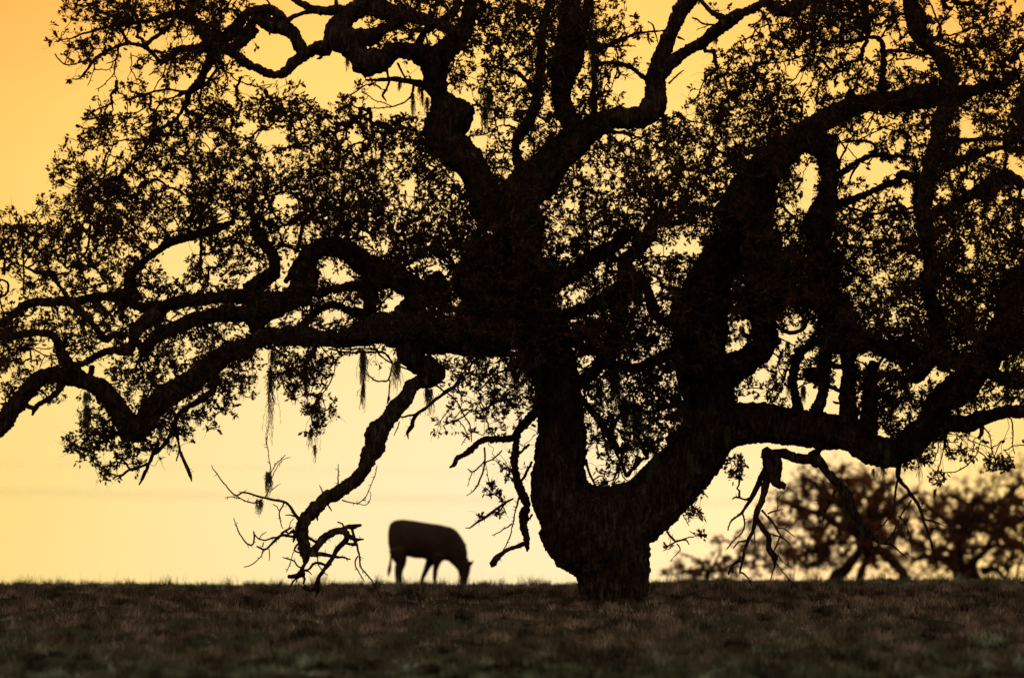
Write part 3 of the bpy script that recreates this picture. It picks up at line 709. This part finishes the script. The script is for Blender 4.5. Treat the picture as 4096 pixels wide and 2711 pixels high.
# leafiness of the crown, sixteen columns per tile, 0 (air) ... 9 (closed)
LEAFY = {
'00': "0001456764687743 0001335775566734 0003264210234731 0000253313665640 0000110122433230 0000100340212431 0000002234445655 0000036535456664 0000156358564664 0001242267665656 0004466444667766 0003477745647777 1033588766647767 4333578866567667",
'10': "0000013567667776 1000001588667876 1000000445237756 0000000122355455 0000000002105345 1220002100004255 5564252000000255 6676576555400033 4266735777773223 5454776565777343 5465766756765565 7667777754666677 6367778844666788 6467788856666799",
'20': "7677643000011111 6777755200000002 7767655310000023 5677453200001455 3676363310005466 4655561000015677 5645563000045777 5566550005537767 3655534456766367 4566456646657788 6654556766767888 8866665777777688 9856674677776698 9866776678887698",
'30': "6887887515246550 3687787646325655 7776651356546775 4466543344467764 3255464465576776 6435255577776776 7625777777776656 8758752565774668 9877443564672778 9778123665786656 8528112136676762 5518433245676475 7429636435685656 6569766766787677",
'01': "6868746775465756 6566635463004656 5354465673014564 3453554355445320 2333445655544443 4444566553335432 7555665455566532 6523555556665555 7324423456645665 3425004466446664 5233024555655552 3000044444644330 0000046656651300 0000445555410000",
'11': "6535775676888899 5536775367888999 4457346676448999 5367545766557999 6677556644896899 4244345632999979 5356568888888889 4444333422222445 1457500100045656 0576200000014567 0141100000003366 0003300000002346 0003100000032132 0000000000000122",
'21': "9965767886458998 9967865555439884 9978766645689787 9985777856799699 9884478856999999 9995688865999999 9898997886899649 9994898876699549 9985458658999994 7850558786655543 3700556577800433 3500446767800000 2200536575600000 1100354685000000",
'31': "6786866668876677 7999866777885788 9999976678976886 9999866688888788 9999977777688789 9779988676689779 4249988778999799 2278896778987999 4546564589899966 5257288886569659 5010067985698466 2100046857864332 0000047667500000 0000000035312111",
'02': "0000334331000000 0000004210000000", '12': "0000000000000002 0000000000000000", '22': "1000145520000000 1000144300000000", '32': "0000000000000000 0000000000000000",
}
HOLES = """00|1110,290,85,55 1570,300,26,15 1715,905,70,36 1250,1190,34,25 1200,1350,42,22 1440,950,40,34 1210,965,30,26 1290,1485,26,26 760,1190,30,22 660,300,0,0 940,340,60,14
10|120,950,85,40 680,965,50,50 430,1030,46,28 900,1150,34,28 1070,1300,50,55 1340,1150,50,26 1420,1230,34,70 160,1420,55,45 680,190,80,22 700,160,60,20 800,355,30,16 1010,490,50,40 1010,260,30,16
20|90,1050,26,44 225,880,18,50 1560,970,46,22 480,660,22,30 100,480,0,0 520,1180,60,30 700,380,22,22 830,380,60,40 780,590,60,60
30|720,330,34,55 520,600,38,60 1000,440,95,42 850,330,36,24 290,780,36,42 220,540,90,55 1370,870,60,44 800,820,34,34 310,1230,54,105 260,1420,46,60 600,1075,90,46 760,1200,110,60 860,1200,40,60 950,1340,36,46 1250,190,46,36 780,930,60,36 1580,1085,60,20 1720,1150,36,34 1540,780,26,30 240,1100,30,26 1090,450,30,40
01|1230,210,85,70 1270,310,46,60 280,860,60,36 20,425,26,36 290,960,60,28 700,1010,50,72 960,645,30,18 1040,538,46,14 1155,620,36,18 1640,610,56,34 790,900,60,10 940,870,14,44 960,1170,40,40 1350,1190,14,10 1380,150,30,60 560,1020,40,30
11|240,75,36,44 500,320,44,66 590,350,60,36 900,145,24,28 130,650,44,30 260,630,56,28 520,625,56,34 960,560,80,56 1270,290,36,22 690,575,26,26 210,240,40,40 240,350,20,36 640,960,100,60 850,1000,60,60
21|1190,145,90,46 1240,190,30,40 1010,160,34,50 1590,710,40,55 1540,840,30,50 1530,1165,22,30 990,755,46,14 1740,1050,60,60 450,490,50,34 390,860,40,40 360,220,50,20 1060,820,40,10 990,440,30,40 540,930,40,30
31|90,120,56,34 140,800,60,80 300,1190,44,88 460,1250,40,70 640,1200,28,50 800,1450,50,36 280,920,38,34 480,1065,40,50 675,930,34,44 800,930,26,30 1060,1100,60,50 1190,1050,70,36 1640,980,50,50 460,1160,30,30 1420,180,30,50 1190,580,28,46 200,660,40,30 1600,1150,36,30"""
CLUMPS = "01|620,1420,60,50,8 700,1500,70,50,10 560,1530,70,30,7 860,1500,80,60,10 760,1400,50,50,6 02|540,20,50,40,6 680,90,30,30,4 730,150,40,30,6 860,60,60,50,8 960,90,40,40,5 620,30,40,30,4 22|1270,440,46,34,12 1110,480,26,26,6 1550,120,60,80,26 1325,285,14,24,4 1310,590,28,26,6 1080,670,14,12,2 1100,660,10,10,1 12|1745,150,34,50,8 1650,265,50,50,11 1690,430,24,16,4 1710,340,14,14,2 1560,462,20,8,2 32|1190,190,44,44,11 1600,90,110,54,34 1100,40,56,56,16 980,100,36,34,7 1390,30,50,44,12 1290,20,46,30,8 31|1200,1470,50,44,30 11|450,1340,60,60,8 420,1280,50,30,5 300,980,90,90,16 230,1080,60,60,7 515,1190,10,10,1 858,965,8,14,1 430,1190,20,16,3 370,1290,30,30,4 20|1225,750,20,22,2 22|640,240,40,24,8 700,240,24,24,4"
# hanging lichen: x, y, length, width
LICHEN = """21|300,200,300,60 540,700,220,36 900,700,200,40 1130,520,160,30 420,860,300,50 30,1000,260,40 1600,700,140,26
20|360,700,260,50 1180,1100,160,34 680,960,130,24 1500,900,200,40
31|420,700,260,50 980,700,220,40 1400,1100,200,40 340,900,160,30
30|1250,700,260,50 430,1200,260,40 120,1150,300,60
11|110,870,200,46 100,1000,530,26 750,870,330,56 740,1100,210,20 975,920,290,46 1190,1140,130,50 1215,1140,200,18 345,1060,170,40 430,1180,390,26 378,1420,140,18 265,1100,150,12 1230,560,260,30 1460,740,160,34 1290,380,280,50 1140,60,200,60 1700,560,260,40
12|90,150,190,34 28,340,130,40 410,-40,130,10
01|605,1160,160,40 605,1250,290,30 1688,1080,140,16 1375,1300,110,16 1050,640,160,30 1110,640,140,24 850,560,120,50 1200,1400,130,20 1120,1380,150,28 135,980,120,12
10|1160,620,140,14 1100,650,200,18 1190,680,130,28 1620,600,330,60 1600,760,200,30 635,405,100,14 1000,570,70,16 1140,600,100,12
20|190,1180,300,90 250,1150,180,80 560,150,500,30 940,1010,220,60 800,760,120,30 1420,260,80,16 1750,80,120,16 590,560,160,24
21|90,0,420,110 170,-120,520,90 230,380,420,80 180,900,330,70 90,620,220,36 640,520,240,40 460,300,160,50 600,1050,380,40 720,1000,420,60 800,1180,420,70 860,1240,420,90 960,900,280,60 1240,560,180,30 1370,1260,260,80 1340,1420,220,60 1480,560,160,30 1680,420,220,40 1500,1400,200,30 380,1060,160,40
22|1000,0,260,50 960,100,160,24 1250,20,200,24 790,-60,160,50 700,-120,120,40 730,100,110,18
31|545,1300,230,60 700,1060,360,70 720,1000,300,40 850,1280,160,40 880,1440,260,50 140,810,110,30 240,1120,160,40 1660,940,160,40 150,1050,180,24 1100,300,200,40 250,480,260,40 20,520,160,24 1090,1240,220,40
32|1050,-40,260,34 800,90,190,18 830,0,120,30 545,400,180,34 650,480,160,24 735,130,70,14 1030,-40,120,16 1165,270,100,8 780,-60,90,20"""

OFF = lambda t: (int(t[0]) * 1784, int(t[1]) * 1568)
U = unit(DT); ROOT = P(3568 + 718, 3136 + 1080, DT)
ROOT[2] = float(terr(ROOT[0], ROOT[1])) - .03
oak = empty('oak_tree', tuple(ROOT))
tag(oak, 'huge spreading old oak with forked trunk, crooked limbs and hanging lichen, nearest tree', 'tree')
samples = []     # gx, gy, depth of the whole skeleton
def parse():
    for line in LIMBS.strip().splitlines():
        h, p = line.split('|'); t, dz, k = h.split(); yield t, float(dz), k, p
    for line in TWIGS.strip().splitlines():
        h, p = line.split('|'); t, dz = h.split(); yield t, float(dz), 't', p
parts = []
SK = np.zeros((0, 4))
for t, dz, kind, p in parse():
    ox, oy = OFF(t); q = np.array([[float(v) for v in s.split(',')] for s in p.split()]); q[:, 0] += ox; q[:, 1] += oy
    if len(q) < 3 and q[-1, 2] < 5: continue
    d0 = 0.0
    if len(SK):
        dd = np.hypot(SK[:, 0] - q[0, 0], SK[:, 1] - q[0, 1]) - SK[:, 3] * .5; j = int(np.argmin(dd))
        de = np.hypot(SK[:, 0] - q[-1, 0], SK[:, 1] - q[-1, 1]) - SK[:, 3] * .5; j2 = int(np.argmin(de))
        if kind == 't' and de[j2] < dd[j] - 8: q = q[::-1]; j = j2; dd = de
        if dd[j] < 260: d0 = SK[j, 2]
    s = np.r_[0, np.cumsum(np.hypot(np.diff(q[:, 0]), np.diff(q[:, 1])))]; L0 = s[-1] * U
    D = d0 + dz * (s / s[-1]) * (1.0 if kind != 't' else 1.0)
    if kind == 'L': D = D + np.sin(s / s[-1] * 5 + len(parts)) * min(.35, L0 * .06) * (s / s[-1])
    if kind == 't': q[:, 2] = q[:, 2] * 1.25 + 1.5
    pts = np.array([np.r_[P(a, b, DT + d), w * .5 * unit(DT + d)] for (a, b, w), d in zip(q, D)])
    path = spline(pts, .022 if kind != 't' else .04)
    sg = spline(np.c_[q[:, :2], D * 100, q[:, 2]], 25)
    SK = np.vstack([SK, np.c_[sg[:, 0], sg[:, 1], sg[:, 2] / 100, sg[:, 3]]])
    parts.append((kind, path, q[:, 2].mean() * s[-1]))
big = sorted([i for i, x in enumerate(parts) if x[0] != 't'], key=lambda i: -parts[i][2])
tw = MB(); trunk = MB()
for i, (kind, path, area) in enumerate(parts):
    wob = np.stack([vnoise(path[:, :3] * 3.1 + k * 17) - .5 for k in range(3)], -1)
    rr = path[:, 3]
    if kind == 'T':
        tube(trunk, path, seg=110, rough=.55, ridges=.035)
    elif kind == 'L' and i in big[:88]:
        path = path.copy(); path[:, :3] += wob * np.minimum(rr, .10)[:, None] * .5
        m = MB(); tube(m, path, seg=28, rough=.85, ridges=.014); m.build('limb', M_bark, oak, smooth=True, off=ROOT)
    else:
        path = path.copy(); w2 = np.stack([vnoise(path[:, :3] * 15 + k * 29) - .5 for k in range(3)], -1); path[:, :3] += wob * .04 + w2 * .022
        path[:, 3] = path[:, 3] * (.92 + .4 * (vnoise(path[:, :3] * 40) - .3))
        tube(tw, path, seg=7)
        if kind == 't':   # spurs and lichen tufts
            for j in range(2, len(path) - 1, 1):
                if rng.random() < .6:
                    a = path[j, :3]; d = rng.normal(0, 1, 3); d[1] *= .5; d[2] -= .1; d /= np.linalg.norm(d)
                    l = rng.uniform(.012, .06) + path[j, 3]; b = a + d * l
                    tube(tw, np.array([np.r_[a, .008], np.r_[b, .003]]), seg=3)
trunk.build('trunk', M_bark, oak, smooth=True, off=ROOT)

# --- leaf clusters
dens = np.zeros((14 * 3 + 12, 64 + 24)); R0, C0 = 12, 12
for t, rows in LEAFY.items():
    for r, row in enumerate(rows.split()):
        dens[R0 + int(t[1]) * 14 + r, C0 + int(t[0]) * 16: C0 + int(t[0]) * 16 + 16] = [int(c) for c in row]
for k in range(R0): dens[k, C0:C0 + 64] = dens[R0 + (R0 - k) % 3, C0:C0 + 64] * min(1, (k + 2) / 8)      # the crown goes on above and beside the view
for k in range(C0): dens[:, k] = dens[:, C0 + (C0 - k) % 2] * (k / C0) * .9; dens[:, C0 + 64 + k] = dens[:, C0 + 63 - k % 3] * (1 - k / C0)
HL = []
for line in HOLES.splitlines():
    t, p = line.split('|'); ox, oy = OFF(t)
    for s in p.split():
        a = [float(v) for v in s.split(',')]; 
        if a[2] > 0: HL.append((a[0] + ox, a[1] + oy, a[2], a[3]))
HL = np.array(HL)
CW, CH = 111.5, 112.0
def dens_at(gx, gy):
    j = np.floor(gx / CW).astype(int) + C0; i = np.floor(gy / CH).astype(int) + R0
    return dens[np.clip(i, 0, dens.shape[0] - 1), np.clip(j, 0, dens.shape[1] - 1)]
def in_hole(gx, gy, pad=1.0):
    gx = np.atleast_1d(gx); gy = np.atleast_1d(gy); r = np.zeros(len(gx), bool)
    for a, b, c, d in HL: r |= ((gx - a) / (c * pad)) ** 2 + ((gy - b) / (d * pad)) ** 2 < 1
    return r
BM = np.zeros((dens.shape[0] * 14, dens.shape[1] * 14), bool)      # 8-unit raster of air: empty cells and sky gaps
_by, _bx = np.mgrid[0:BM.shape[0], 0:BM.shape[1]]; _bx = (_bx + .5) * CW / 14 - C0 * CW; _by = (_by + .5) * CH / 14 - R0 * CH
BM |= np.kron(dens <= 0, np.ones((14, 14), bool))
for a, b, c, d in HL: BM |= ((_bx - a) / c) ** 2 + ((_by - b) / d) ** 2 < 1
def blocked(x, y, z):
    dz = z - EYE; f = y * CT + dz * ST; u = -y * ST + dz * CT; k = LENS / SENSOR * GW
    j = int((GW / 2 + x / f * k + C0 * CW) * 14 / CW); i = int((GH / 2 - u / f * k + R0 * CH) * 14 / CH)
    return 0 <= i < BM.shape[0] and 0 <= j < BM.shape[1] and bool(BM[i, j])
gx, gy = [], []
for i in range(dens.shape[0]):
    for j in range(dens.shape[1]):
        q = min(dens[i, j] / 9.3, .96); q = 1 - (1 - q) ** (1.25 if dens[i, j] > 3 else 1)
        if q <= 0: continue
        inner = 0 <= i - R0 < 28 and 0 <= j - C0 < 64
        n = -math.log(1 - q) * 15.5 * (1 if inner else .5); n = int(n) + (rng.random() < n - int(n))
        a = (j - C0 + rng.random(n)) * CW; b = (i - R0 + rng.random(n)) * CH
        gx.extend(a); gy.extend(b)
gx = np.array(gx); gy = np.array(gy)
# clumping: drop some in noise lows, move a little
cl = vnoise(np.c_[gx / 95, gy / 95, gx * 0 + 3]) ; cl2 = vnoise(np.c_[gx / 38, gy / 38, gx * 0 + 8]); keep = rng.random(len(gx)) < .18 + .8 * cl + .75 * cl2
keep &= ~in_hole(gx, gy, 1.0); gx, gy = gx[keep], gy[keep]
for tok in CLUMPS.split():
    if '|' in tok: t, tok = tok.split('|'); ox, oy = OFF(t)
    a = [float(v) for v in tok.split(',')]; n = int(a[4])
    gx = np.r_[gx, a[0] + ox + rng.uniform(-1, 1, n) * a[2]]; gy = np.r_[gy, a[1] + oy + rng.uniform(-1, 1, n) * a[3]]
# depth from the nearest wood, spread so the crown has volume
dep = np.empty(len(gx))
for k in range(0, len(gx), 400):
    d = np.hypot(SK[None, :, 0] - gx[k:k + 400, None], SK[None, :, 1] - gy[k:k + 400, None]); j = d.argmin(1); dep[k:k + 400] = SK[j, 2]
inner = np.minimum(dens_at(gx, gy) / 9, 1)
dep = dep + rng.normal(0, 1, len(gx)) * (.35 + 1.1 * inner)
pts = np.array([P(a, b, DT + d) for a, b, d in zip(gx, gy, dep)])
skel = np.vstack([p[1][::3, :3] for p in parts if p[0] != 'T'] + [p[1][::6, :3] for p in parts if p[0] == 'T'])
X, par, w, ns = grow_twigs(pts, skel, blocked)
twig_mesh(tw, X, par, w, ns, .0035)
dirs = pts - X[par[ns:]]; dirs /= np.linalg.norm(dirs, axis=1)[:, None] + 1e-6
side_twigs(tw, X, dirs, ns, .0034, per=1.3, l=(.05, .24))
tw.build('twigs', M_bark, oak, off=ROOT)['kind'] = 'stuff'
lm = MB(); clusters(lm, pts, dirs, nl=(5, 9), size=(.048, .088), spread=.040); lm.build('crown', M_leaf, oak, off=ROOT)
print('clusters', len(pts))

# --- lichen strands
lich = []
for line in LICHEN.splitlines():
    t, p = line.split('|'); ox, oy = OFF(t)
    for s in p.split(): a = [float(v) for v in s.split(',')]; lich.append((a[0] + ox, a[1] + oy, a[2], a[3]))
lich.sort(key=lambda a: -a[2] * a[3])
for a, b, l, wd in lich:
    d = np.hypot(SK[:, 0] - a, SK[:, 1] - b); j = int(np.argmin(d - SK[:, 3] * .5)); dpt = SK[j, 2] - SK[j, 3] * .5 * U * (1 if SK[j, 3] > 120 else 0) - .02
    top = P(a, b, DT + dpt); Lm, W = l * U, wd * U; m = MB(); ns_ = int(14 + wd * 1.3)
    n = max(5, int(Lm / .03)); K = np.linspace(0, 1, n); ln = Lm * rng.uniform(.25, 1, ns_); ln[0] = Lm
    nb_ = max(2, int(wd / 9)); bc = rng.normal(0, W * .26, (nb_, 2)); bl = rng.uniform(.3, 1, nb_); bl[0] = 1; bi = rng.integers(0, nb_, ns_); ln = ln * bl[bi]; f = K[None, :] * (ln / Lm)[:, None]
    x0 = bc[bi, :1] + rng.normal(0, W * .05 + .004, (ns_, 1)); y0 = bc[bi, 1:] + rng.normal(0, W * .05 + .004, (ns_, 1))
    sx = x0 * (1 - .8 * f) + np.cumsum(rng.normal(0, .0075, (ns_, n)), 1); sy = y0 * (1 - .8 * f) + np.cumsum(rng.normal(0, .004, (ns_, n)), 1)
    zz = -rng.uniform(0, .25, (ns_, 1)) * (Lm - ln)[:, None] - K[None, :] * ln[:, None]
    C = top[None, None] + np.stack([sx, sy, zz], -1); tubes_batch(m, C, .002 + .0035 * rng.random((ns_, n)) * (1 - .8 * f), 3)
    nh = int(ns_ * n * 1.1); q = C.reshape(-1, 3)[rng.integers(0, ns_ * n, nh)]; e = q + rng.normal(0, .011, (nh, 3))
    tubes_batch(m, np.stack([q, e], 1), np.full((nh, 2), .0015), 3)
    m.build('lichen_strand', M_lichen, oak, off=ROOT)

# ------------------------------------------------------------------ the cow
def cow_build(t, b, o):
    n, r = noise_ramp(t, 3.0, [(.3, (.030, .014, .008)), (.7, (.065, .032, .020))]); t.links.new(r.outputs[0], b.inputs['Base Color'])
    b.inputs['Roughness'].default_value = .7
M_cow = material('cow_hide', cow_build)
UC = unit(DC); CX = 1784 + 1180; CYG = 3136 + 944
cz = P(CX, CYG, DC); COWDROP = cz[2] - float(terr(cz[0], cz[1])) + .01; print('cow drop', COWDROP)
def cpt(x, y, lat=0.0): return np.array(((x - 1180) * UC, lat, (944 - y) * UC))
def loft(mb, st, seg=20):
    """st rows: x, y (px), half height px, half width m; rings stand square to the path"""
    st = np.array(st, float); sp = spline(np.c_[st[:, 0], st[:, 1], st[:, 3] * 300, st[:, 2]], 10)
    C = sp[:, :2]; T = np.gradient(C, axis=0); T /= np.linalg.norm(T, axis=1)[:, None]; Nn = np.c_[-T[:, 1], T[:, 0]]
    a = np.arange(seg) * 2 * math.pi / seg; V = []
    for i in range(len(sp)):
        for aa in a:
            q = C[i] + Nn[i] * sp[i, 3] * math.cos(aa); V.append(cpt(q[0], q[1], sp[i, 2] / 300 * math.sin(aa)))
    n = len(sp); V = np.array(V); i = np.arange(n - 1)[:, None] * seg; j = np.arange(seg)[None, :]; k = (j + 1) % seg
    mb.add(V, np.stack([i + j, i + k, i + seg + k, i + seg + j], -1).reshape(-1, 4))
    mb.add(np.vstack([V[:seg], V[:seg].mean(0)]), [[(q + 1) % seg, q, seg] for q in range(seg)])
    mb.add(np.vstack([V[-seg:], V[-seg:].mean(0)]), [[q, (q + 1) % seg, seg] for q in range(seg)])
cb = MB()
loft(cb, [(920, 607, 40, .06), (926, 607, 74, .12), (940, 607, 103, .18), (965, 608, 121, .24), (1000, 610, 128, .27), (1030, 612, 130, .29), (1070, 615, 128, .30), (1130, 625, 129, .33), (1190, 632, 126, .33),
          (1240, 645, 134, .30), (1290, 658, 134, .26), (1330, 666, 131, .21), (1370, 690, 105, .17), (1400, 722, 82, .14), (1425, 760, 60, .12)])
loft(cb, [(1380, 690, 95, .14), (1405, 742, 70, .12), (1428, 778, 57, .10), (1446, 812, 52, .105), (1450, 850, 42, .095), (1449, 885, 33, .075), (1446, 915, 28, .065), (1445, 936, 22, .055)])
def leg(pts, lat):
    a, b, c = pts[-1]; pts = pts[:-1] + [(a, 944 + COWDROP / UC, c)]
    tube(cb, spline(np.array([np.r_[cpt(x, y, l), r * UC] for x, y, r, l in [(a, b, c, lat if len(q) < 1 else lat) for a, b, c, *q in pts]]), .03), seg=14)
leg([(985, 690, 62), (996, 745, 50), (1003, 785, 33), (990, 830, 24), (988, 880, 20), (992, 920, 20), (1000, 946, 22)], -.15)
leg([(990, 690, 60), (1010, 745, 44), (1018, 785, 29), (1006, 835, 20), (1004, 880, 16), (1008, 920, 15), (1015, 946, 19)], .15)
leg([(1235, 720, 52), (1212, 775, 32), (1190, 820, 22), (1178, 850, 19), (1160, 890, 15), (1150, 925, 14), (1146, 946, 17)], .13)
leg([(1275, 730, 52), (1262, 780, 30), (1251, 830, 19), (1248, 860, 18), (1246, 900, 14), (1246, 930, 14), (1248, 946, 17)], -.13)
tube(cb, spline(np.array([np.r_[cpt(x, y, 0), r * UC] for x, y, r in [(965, 570, 14), (942, 590, 12), (931, 620, 10), (938, 690, 10), (941, 740, 9), (936, 790, 11), (929, 835, 15), (922, 878, 6)]]), .03), seg=10)
for s in (-1, 1):   # ears and poll
    tube(cb, spline(np.array([np.r_[cpt(1472, 800, .05 * s), 16 * UC], np.r_[cpt(1492, 790, .10 * s), 18 * UC], np.r_[cpt(1508, 778, .14 * s), 8 * UC], np.r_[cpt(1520, 768, .16 * s), 3 * UC]]), .02), seg=10)
cow = cb.build('cow', M_cow, smooth=True)
cow.location = tuple(cz)
rm = cow.modifiers.new('remesh', 'REMESH'); rm.mode = 'VOXEL'; rm.voxel_size = .018; rm.use_smooth_shade = True
sm = cow.modifiers.new('smooth', 'SMOOTH'); sm.factor = .5; sm.iterations = 4
tag(cow, 'dark brown cow grazing with lowered head on the crest, left of the oak trunk', 'cow')

# ------------------------------------------------------------------ the far trees beyond the crest
# name, label, root, limbs (tile 32 numbers), crown blobs (x, y, rx, ry, clusters)
FAR = [
 ('oak_tree', 'wide bushy oak beyond the crest, below the sagging right limb of the nearest oak', (700, 900),
  ["470,905,100 540,830,84 590,765,74 640,700,72 640,610,80 600,510,110 560,400,110 520,300,80 480,200,50", "640,905,56 655,830,54 690,760,60 700,690,80 700,590,90 720,470,100 750,350,80 800,250,50",
   "690,690,80 760,695,66 820,740,60 880,790,66 940,850,70 950,905,90", "600,560,60 480,520,54 380,450,44 270,420,40 150,380,30 60,340,20", "640,600,60 760,600,46 860,640,36 900,560,36 980,480,30",
   "560,430,70 430,320,54 330,240,40 230,180,30", "700,500,70 850,420,50 950,330,40 1050,290,30", "420,700,22 350,760,20 280,820,18", "560,450,60 450,640,24 330,690,20 250,720,14"],
  [(560, 330, 300, 200, 520), (640, 430, 200, 170, 420), (350, 250, 240, 170, 260), (820, 350, 230, 180, 300), (250, 420, 240, 150, 200), (800, 560, 200, 130, 170), (420, 560, 200, 130, 110), (250, 650, 230, 140, 90), (650, 180, 240, 90, 70), (800, 800, 160, 90, 60), (300, 800, 200, 90, 80), (450, 700, 330, 150, 230), (760, 650, 280, 190, 160), (120, 620, 160, 190, 90)]),
 ('oak_tree', 'dark low oak beyond the crest at the right edge of the view', (1400, 905),
  ["1380,910,230 1350,850,150 1300,790,90 1200,750,60 1090,740,46 1000,770,30", "1400,860,150 1420,790,80 1470,740,46 1530,690,34 1600,665,28 1700,680,26 1800,690,24", "1340,830,90 1330,700,60 1360,560,60 1400,440,60 1440,330,40",
   "1360,600,50 1250,500,40 1150,420,36 1080,360,24", "1400,500,50 1520,420,40 1640,340,34 1760,230,30", "1500,840,70 1580,830,36 1640,880,34 1680,930,30", "1735,930,24 1745,820,20 1784,720,18 1850,600,20", "1500,720,40 1600,560,40 1720,500,50 1850,450,60"],
  [(1400, 480, 330, 170, 520), (1200, 420, 220, 140, 260), (1600, 480, 240, 180, 420), (1760, 330, 160, 260, 330), (1350, 650, 320, 120, 260), (1150, 640, 160, 110, 100), (1650, 640, 160, 120, 120), (1300, 330, 260, 90, 80), (1350, 800, 120, 80, 90), (1540, 200, 200, 110, 50), (1900, 500, 200, 280, 300), (1180, 820, 160, 80, 50), (1600, 790, 80, 90, 40), (1200, 780, 300, 100, 150), (1520, 660, 340, 190, 220), (1000, 600, 190, 200, 170)]),
 ('bush', 'thin leafy bush on the crest just right of the trunk of the nearest oak', (-500, 905),
  ["-420,905,26 -440,830,20 -500,760,16 -600,720,12 -650,700,8", "-420,905,22 -380,800,18 -330,700,16 -350,600,10", "-500,905,20 -560,850,14 -650,860,10 -760,870,7", "-400,850,16 -250,800,14 -150,700,12 -100,600,8"],
  [(-600, 770, 60, 26, 16), (-480, 780, 60, 24, 14), (-520, 850, 60, 22, 14), (-340, 630, 50, 30, 14), (-330, 760, 70, 50, 16), (-430, 830, 120, 50, 24), (-700, 860, 70, 26, 16), (-170, 720, 120, 120, 40), (-60, 600, 90, 120, 36), (40, 500, 90, 130, 30), (-110, 500, 60, 60, 14), (-30, 800, 160, 80, 30), (-220, 860, 200, 40, 26), (110, 300, 60, 70, 14), (-300, 840, 160, 70, 40), (-560, 830, 150, 60, 30), (60, 760, 160, 130, 40)]),
]
DD = {0: 154.0, 1: 160.0, 2: 148.0}
for k, (nm, lab, root, limbs, blobs) in enumerate(FAR):
    Y0 = DD[k]; r = P(5352 + root[0], 3136 + root[1], Y0); r[2] = float(terr(r[0], r[1])) - .05
    e = empty(nm, tuple(r)); tag(e, lab, 'tree' if nm != 'bush' else 'bush'); sk = []; m = MB(); m2 = MB()
    for i, l in enumerate(limbs):
        q = np.array([[float(v) for v in s.split(',')] for s in l.split()]); n = len(q); slope = rng.uniform(-2.2, 2.2) * (0 if q[0, 1] > 880 else 1)
        D = Y0 + np.linspace(0, 1, n) * slope
        p = np.array([np.r_[P(5352 + a, 3136 + b, d), w_ * .5 * unit(d)] for (a, b, w_), d in zip(q, D)])
        if q[0, 1] > 880: p = np.vstack([np.r_[p[0, :2], p[0, 2] - .5, p[0, 3] * 1.15], p])
        p = spline(p, .08); tube(m2 if k == 2 else m if i < 3 else m2, p, seg=12, rough=.6); sk.append(p[::2, :3])
    if k < 2: m.build('trunk', M_bark, e, smooth=True, off=r)
    px = []
    for a, b, rx, ry, n in blobs:
        n = int(n * (5.0 if k < 2 else 8.0)); u = rng.normal(0, .5, (n, 2)); px.append(np.c_[5352 + a + u[:, 0] * rx, 3136 + b + u[:, 1] * ry])
    px = np.vstack(px); px = px[px[:, 1] < 3136 + 890]
    c = vnoise(np.c_[px / 29, px[:, :1] * 0 + k * 9]); px = px[rng.random(len(px)) < .055 + .62 * np.clip((c - .44) * 3.4, .0, 1)]
    dp = rng.normal(0, 1.6 if k < 2 else .6, len(px))
    pp = np.array([P(a, b, Y0 + d) for (a, b), d in zip(px, dp)])
    X, pr, ww, n0 = grow_twigs(pp, np.vstack(sk), None)
    twig_mesh(m2, X, pr, ww, n0, .006 if k < 2 else .004, seg=3)
    m2.build('branches', M_bark, e, off=r)
    dr = pp - X[pr[n0:]]; dr /= np.linalg.norm(dr, axis=1)[:, None] + 1e-6
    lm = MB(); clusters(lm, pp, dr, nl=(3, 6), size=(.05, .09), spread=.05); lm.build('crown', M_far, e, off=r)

# ------------------------------------------------------------------ far power lines, well beyond the crest
def wire_build(t, b, o): b.inputs['Base Color'].default_value = (.05, .05, .05, 1)
M_wire = material('wire', wire_build)
for i, (ya, yb) in enumerate([(97, 150), (275, 318), (290, 340), (320, 355)]):
    a = P(-1500, 3136 + ya - 40, 420); b = P(8600, 3136 + yb + 60, 440); t = np.linspace(0, 1, 40)[:, None]
    p = a + (b - a) * t; p[:, 2] += ((t[:, 0] - .45) ** 2 - .2) * 1.2
    m = MB(); tube(m, np.c_[p, np.full(40, .009)], seg=6); o = m.build('power_line', M_wire)
    tag(o, ['thin power line across the sky, the highest one', 'thin power line across the sky, second from the top', 'thin power line across the sky, third from the top',
            'thin power line across the sky, the lowest one'][i], 'power line', 'power lines far behind the pasture')
